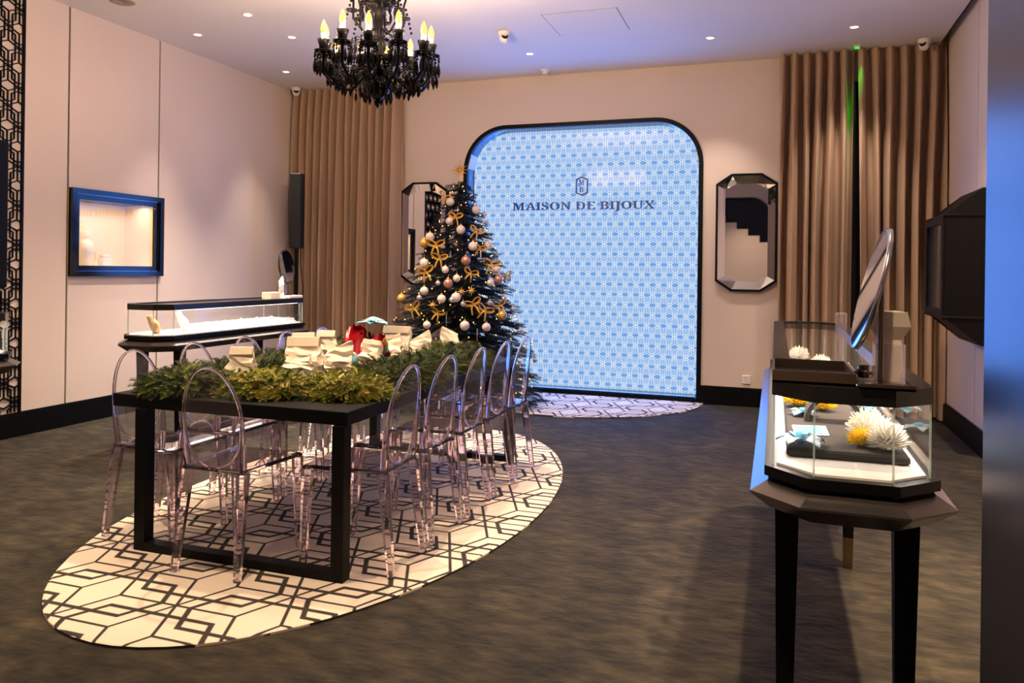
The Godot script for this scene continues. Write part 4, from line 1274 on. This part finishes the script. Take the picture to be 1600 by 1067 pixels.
func bauble(called: String, label: String, m: Material, at: Vector3, r: float) -> void:
	var t := thing(called, label + band(at.y), "bauble", at, 0.0, "baubles on the fir tree")
	part("globe", MB.new().ball(Vector3(0, -r - 0.008, 0), Vector3(r, r, r), 18, 12), m, t)
	part("cap", MB.new().lathe([Vector2(r * 0.26, -0.014), Vector2(r * 0.26, 0.0), Vector2(r * 0.1, 0.004), Vector2(0, 0.004)], 12), M.gold, t)
	part("hook", MB.new().tube([Vector3(0, 0.0, 0), Vector3(0, 0.03, 0)], 0.0015, 5), M.gold, t)

func bow(at: Vector3, turn: float, k: float) -> void:
	var t := thing("ribbon_bow", "gold ribbon bow tied" + band(at.y), "bow", at, turn, "gold ribbon bows on the fir tree")
	t.rotation.z = rng.randf_range(-0.6, 0.6)
	for s in [-1.0, 1.0]:
		var loop := []
		for i in 11:
			var a := TAU * i / 10
			loop.append(Vector3(s * (0.034 - 0.034 * cos(a)), 0.02 * sin(a) + 0.012 * (1 - cos(a)), 0.008 * sin(a)) * k)
		part("loop", MB.new().tube(loop, 0.017 * k, 4, 1, 0.25), M.ribbon, t)
		part("tail", MB.new().tube([Vector3(0, 0, 0), Vector3(s * 0.02, -0.035, 0.012) * k, Vector3(s * 0.03, -0.085, 0.004) * k], 0.015 * k, 4, 1, 0.25), M.ribbon, t)
	part("knot", MB.new().ball(Vector3(), Vector3(0.011, 0.01, 0.009) * k, 8, 6), M.ribbon, t)

func V3(x: float, y: float, z: float) -> Vector3:
	return Vector3(x, y, z)

func ornaments() -> void:
	rng.seed = 5
	var up := Vector3(0, 0.05, 0)
	for p in [V3(-3.07, 2.05, -7.04), V3(-2.83, 1.98, -7.14), V3(-3.03, 1.85, -6.94), V3(-3.23, 1.7, -6.92), V3(-2.78, 1.61, -6.94), V3(-2.68, 1.62, -7.09), V3(-3.24, 1.44, -6.82), V3(-2.99, 1.37, -6.76), V3(-3.18, 1.17, -6.7), V3(-2.98, 1.1, -6.66), V3(-2.85, 1.12, -6.7), V3(-2.87, 1.29, -6.76), V3(-2.6, 1.25, -6.96), V3(-2.57, 0.84, -6.78), V3(-2.74, 0.86, -6.66), V3(-3.09, 0.85, -6.58), V3(-2.58, 1.38, -7.08), V3(-2.91, 1.77, -6.94)]:
		bauble("pearl_bauble", "pearl white bauble hanging", M.pearl, p + up, rng.randf_range(0.034, 0.046))
	for p in [V3(-3.22, 1.09, -6.68), V3(-2.88, 1.08, -6.68), V3(-2.78, 1.04, -6.71), V3(-2.57, 1.05, -6.87), V3(-2.49, 1.09, -7.04), V3(-2.43, 0.98, -7.14), V3(-2.52, 1.27, -7.28), V3(-3.04, 1.23, -6.71), V3(-2.27, 0.46, -7.38), V3(-2.36, 0.77, -7.15), V3(-2.78, 1.92, -7.24), V3(-2.74, 1.83, -7.2)]:
		bauble("silver_bauble", "small silver grey bauble", M.silver, p + up, rng.randf_range(0.022, 0.03))
	for p in [V3(-2.82, 1.47, -6.86), V3(-2.94, 1.25, -6.72), V3(-2.56, 1.29, -7.07)]:
		bauble("rose_bauble", "rose copper bauble", M.rose, p + up, 0.046)
	for p in [V3(-3.3, 1.64, -6.94), V3(-2.48, 0.95, -6.97), V3(-3.51, 1.09, -6.88)]:
		bauble("gold_bauble", "gold bauble", M.gold_soft, p + up, 0.046)
	for p in [V3(-2.98, 1.9, -6.97), V3(-2.78, 1.76, -7.03), V3(-2.73, 1.59, -6.99), V3(-3.07, 1.49, -6.8), V3(-3.14, 1.62, -6.86), V3(-2.63, 1.44, -7.05), V3(-3.15, 2.11, -7.1), V3(-2.76, 1.35, -6.84), V3(-3.21, 1.36, -6.78), V3(-3.0, 0.97, -6.62), V3(-2.7, 1.06, -6.75), V3(-2.6, 1.0, -6.82), V3(-2.51, 1.05, -6.98), V3(-3.29, 1.01, -6.68), V3(-2.54, 1.33, -7.22)]:
		bow(p, 0.4, rng.randf_range(0.85, 1.25))
	for p in [V3(-2.81, 1.17, -6.74), V3(-3.06, 1.04, -6.64), V3(-2.73, 1.18, -6.79)]:
		var t := thing("star_ornament", "small pale gold star ornament" + band(p.y), "ornament", p, 0.4, "stars on the fir tree")
		var mb := MB.new()
		for i in 8:
			mb.tube([Vector3(), Vector3(sin(TAU * i / 8), cos(TAU * i / 8), 0) * (0.05 if i % 2 == 0 else 0.035)], [0.009, 0.001], 4)
		part("rays", mb, M.gold_soft, t)
		part("core", MB.new().ball(Vector3(), Vector3(0.012, 0.012, 0.01), 8, 6), M.gold_soft, t)
	for p in [V3(-2.91, 0.92, -6.62), V3(-2.63, 0.78, -6.7), V3(-2.97, 1.95, -7.0), V3(-3.13, 1.89, -6.98)]:
		var mb := MB.new()
		var prof := []
		for i in 15:
			prof.append(Vector2((0.008 if i % 2 == 0 else 0.004) * (1.0 - i / 16.0), -0.011 * i))
		single("icicle_ornament", mb.lathe(prof, 8), M.silver, "slender silver icicle ornament" + band(p.y), "ornament", p + up, 0.0, "icicles on the fir tree")

# ---------------------------------------------------------------- chandelier
func drop_chain(mb: MB, at: Vector3, length: float) -> void:
	mb.ball(at + Vector3(0, -0.012, 0), Vector3(0.008, 0.008, 0.008), 6, 4)
	mb.ball(at + Vector3(0, -0.03, 0), Vector3(0.009, 0.009, 0.009), 6, 4)
	mb.lathe([Vector2(0.001, 0), Vector2(0.0105, -length * 0.45), Vector2(0.0115, -length * 0.68), Vector2(0.006, -length * 0.88), Vector2(0, -length)], 6, at + Vector3(0, -0.04, 0), Basis(), -1)

func chandelier() -> void:
	var at := Vector3(-2.49, 2.45, -4.5)
	var t := thing("chandelier", "ornate black glass chandelier with lit candle bulbs hanging over the table", "chandelier", at)
	var top := CEIL - at.y
	part("stem", MB.new().lathe([Vector2(0.0, 0.22), Vector2(0.05, 0.24), Vector2(0.062, 0.29), Vector2(0.045, 0.33), Vector2(0.035, 0.4), Vector2(0.05, 0.44), Vector2(0.03, 0.47), Vector2(0.03, 0.62), Vector2(0.045, 0.63), Vector2(0.03, 0.65), Vector2(0.024, 0.8), Vector2(0.02, top - 0.04), Vector2(0.06, top - 0.03), Vector2(0.07, top), Vector2(0, top)], 20), M.black_glass, t)
	part("lower_bowl", MB.new().lathe([Vector2(0, 0.03), Vector2(0.02, 0.035), Vector2(0.07, 0.085), Vector2(0.085, 0.13), Vector2(0.095, 0.145), Vector2(0.08, 0.145), Vector2(0.03, 0.19), Vector2(0.03, 0.24), Vector2(0, 0.24)], 20), M.black_glass, t)
	part("finial", MB.new().lathe([Vector2(0, -0.02), Vector2(0.012, 0.0), Vector2(0.022, 0.022), Vector2(0.008, 0.04), Vector2(0, 0.045)], 14), M.black_glass, t)
	part("hub_dish", MB.new().lathe([Vector2(0.03, 0.25), Vector2(0.12, 0.275), Vector2(0.145, 0.31), Vector2(0.135, 0.312), Vector2(0.03, 0.28)], 28), M.black_glass, t)
	part("upper_dish", MB.new().lathe([Vector2(0.03, 0.63), Vector2(0.09, 0.65), Vector2(0.12, 0.69), Vector2(0.11, 0.69), Vector2(0.03, 0.655)], 28), M.black_glass, t)
	var drops := MB.new()
	for i in 14:
		var a := TAU * i / 14
		drop_chain(drops, Vector3(cos(a) * 0.088, 0.14, sin(a) * 0.088), 0.085)
		drop_chain(drops, Vector3(cos(a) * 0.14, 0.31, sin(a) * 0.14), 0.075)
		drop_chain(drops, Vector3(cos(a) * 0.118, 0.69, sin(a) * 0.118), 0.08)
	for i in 22:
		var b := TAU * i / 22
		drop_chain(drops, Vector3(cos(b) * 0.25, 0.235, sin(b) * 0.25), 0.08)
		drop_chain(drops, Vector3(cos(b) * 0.18, 0.42, sin(b) * 0.18), 0.075)
		drops.tube([Vector3(cos(b) * 0.04, 0.44, sin(b) * 0.04), Vector3(cos(b) * 0.12, 0.41, sin(b) * 0.12), Vector3(cos(b) * 0.18, 0.42, sin(b) * 0.18)], 0.003, 4)
		drops.tube([Vector3(cos(b) * 0.1, 0.28, sin(b) * 0.1), Vector3(cos(b) * 0.18, 0.22, sin(b) * 0.18), Vector3(cos(b) * 0.25, 0.235, sin(b) * 0.25)], 0.003, 4)
	for i in 6:
		var a := TAU * i / 6 + 0.3
		drop_chain(drops, Vector3(cos(a) * 0.21, 0.16, sin(a) * 0.21), 0.07)
	part("crystal_drops", drops, M.black_glass, t)
	# scrolls with flowers on the upper tier
	for i in 6:
		var a := TAU * i / 6 + 0.26
		var d := Vector3(cos(a), 0, sin(a))
		var scroll := part("scroll", MB.new().tube([d * 0.03 + V3(0, 0.5, 0), d * 0.1 + V3(0, 0.47, 0), d * 0.17 + V3(0, 0.55, 0), d * 0.17 + V3(0, 0.68, 0), d * 0.2 + V3(0, 0.78, 0), d * 0.25 + V3(0, 0.8, 0)], 0.008, 7), M.black_glass, t)
		var fl := MB.new()
		for k in 6:
			fl.ball(d * 0.18 + V3(0, 0.6, 0) + Vector3(cos(k * 1.05), 0, sin(k * 1.05)) * 0.022, Vector3(0.018, 0.01, 0.018), 8, 5)
		for k in 6:
			fl.ball(d * (0.185 + 0.008 * k) + V3(0, 0.66 - 0.03 * k, 0), Vector3(0.01, 0.01, 0.01), 6, 4)
		part("glass_flower", fl, M.black_glass, scroll)
	var n := 12
	for i in n:
		var a := TAU * (i + 0.35) / n
		var d := Vector3(cos(a), 0, sin(a))
		var r := 0.365 if i % 2 == 0 else 0.345
		var up := 0.0 if i % 2 == 0 else 0.03
		var arm := part("arm", MB.new().tube([d * 0.03 + V3(0, 0.27, 0), d * 0.12 + V3(0, 0.2, 0), d * 0.22 + V3(0, 0.13, 0), d * (r - 0.05) + V3(0, 0.14, 0), d * r + V3(0, 0.2, 0), d * r + V3(0, 0.29 + up, 0)], 0.0115, 8), M.black_glass, t)
		var c := d * r
		part("drip_pan", MB.new().lathe([Vector2(0.012, 0.285), Vector2(0.05, 0.292), Vector2(0.062, 0.305), Vector2(0.056, 0.307), Vector2(0.012, 0.297)], 18, c + V3(0, up, 0)), M.black_glass, arm)
		var cup := []
		for q in [Vector2(0.012, 0.298), Vector2(0.026, 0.308), Vector2(0.03, 0.34), Vector2(0.041, 0.375), Vector2(0.036, 0.376), Vector2(0.024, 0.34), Vector2(0, 0.33)]:
			cup.append(q)
		part("candle_cup", MB.new().lathe(cup, 16, c + V3(0, up, 0)), M.black_glass, arm)
		part("candle", MB.new().lathe([Vector2(0.0165, 0.335), Vector2(0.0165, 0.415), Vector2(0, 0.416)], 12, c + V3(0, up, 0)), M.candle, arm)
		part("candle_bulb", MB.new().lathe([Vector2(0.012, 0.412), Vector2(0.019, 0.43), Vector2(0.021, 0.447), Vector2(0.015, 0.475), Vector2(0.005, 0.498), Vector2(0, 0.506)], 12, c + V3(0, up, 0)), M.bulb, arm)
		var cr := MB.new()
		for k in 9:
			var b := TAU * k / 9
			drop_chain(cr, c + V3(cos(b) * 0.056, 0.3 + up, sin(b) * 0.056), 0.1)
		for k in 5:
			var b := TAU * k / 5
			drop_chain(cr, d * (r - 0.1) + V3(cos(b) * 0.03, 0.2, sin(b) * 0.03), 0.07)
		part("crystal_drops", cr, M.black_glass, arm)
		var l := OmniLight3D.new()
		l.name = "candle_glow"
		add_child(l, true)
		l.position = at + c + V3(0, 0.445 + up, 0)
		l.light_energy = 0.5
		l.light_color = Color(1.0, 0.86, 0.72)
		l.light_size = 0.016
		l.omni_range = 12.0
		l.omni_attenuation = 2.0
		l.shadow_enabled = true

# ---------------------------------------------------------------- all together
func _ready() -> void:
	set_camera()
	make_materials()
	M.door = mat(rgb(16, 18, 26), 0.27)
	M.door.metallic_specular = 0.4
	M.reveal = mat(rgb(10, 20, 52), 0.14)
	M.sign = mat(rgb(22, 58, 130), 0.4)
	M.joint_soft = mat(rgb(150, 142, 140), 0.8)
	M.bronze_matt = mat(rgb(172, 150, 132), 0.7)
	M.green_lamp = glow(Color(0.05, 1.0, 0.1), 2.0)
	M.speaker = mat(rgb(12, 13, 15), 0.6)
	M.table = mat(rgb(10, 10, 11), 0.5)
	M.table.metallic_specular = 0.28
	M.petal_teal = mat(rgb(96, 164, 180), 0.5)
	M.glass_edge = clear(rgb(210, 235, 228), 0.4, 0.05)
	M.leaf = mat(rgb(86, 110, 60), 0.6)
	M.leaf_pale = mat(rgb(190, 186, 96), 0.5)
	M.stem = mat(rgb(214, 180, 130), 0.5)
	M.petal_white = mat(rgb(250, 244, 232), 0.8)
	M.petal_yellow = mat(rgb(250, 214, 28), 0.7)
	M.petal_blue = mat(rgb(168, 206, 222), 0.5)
	M.porcelain = mat(rgb(206, 232, 244), 0.3)
	M.porcelain_blue = mat(rgb(96, 176, 208), 0.3)
	M.blue_glass = mat(rgb(110, 160, 174), 0.15)
	M.pearl = mat(rgb(222, 206, 200), 0.35)
	M.silver = mat(rgb(190, 186, 196), 0.25, 0.6)
	M.rose = mat(rgb(196, 140, 120), 0.3, 0.5)
	M.gold_soft = mat(rgb(214, 170, 88), 0.4, 0.5)
	M.ribbon = mat(rgb(222, 170, 60), 0.4, 0.2)
	M.fairy = glow(Color(1.0, 0.72, 0.35), 4.0)
	room()
	lit_panel()
	lattice()
	niche()
	wall_mirror("octagonal mirror in black frame half hidden behind the fir tree", Vector3(-3.955, 1.80, ZB))
	wall_mirror("octagonal mirror in black frame between glowing panel and right curtain", Vector3(-0.293, 1.80, ZB))
	curtain("taupe pleated curtain in the corner behind the loudspeaker", XL + 0.03, -4.22, 14, 21)
	curtain("taupe pleated curtain beside the octagonal mirror, left of the dark gap", 0.015, 0.70, 6, 22, 0.0, -0.015)
	curtain("taupe pleated curtain right of the dark gap, against the right wall", 0.735, XR - 0.02, 6, 23, 0.05, 0.0)
	outlet()
	wall_case()
	rugs()
	showcases()
	table()
	chairs()
	fir_tree()
	chandelier()
	ceiling_things()
	loudspeaker()
	table_greens()
	table_things()
	left_case_contents()
	right_case_contents()
	ornaments()
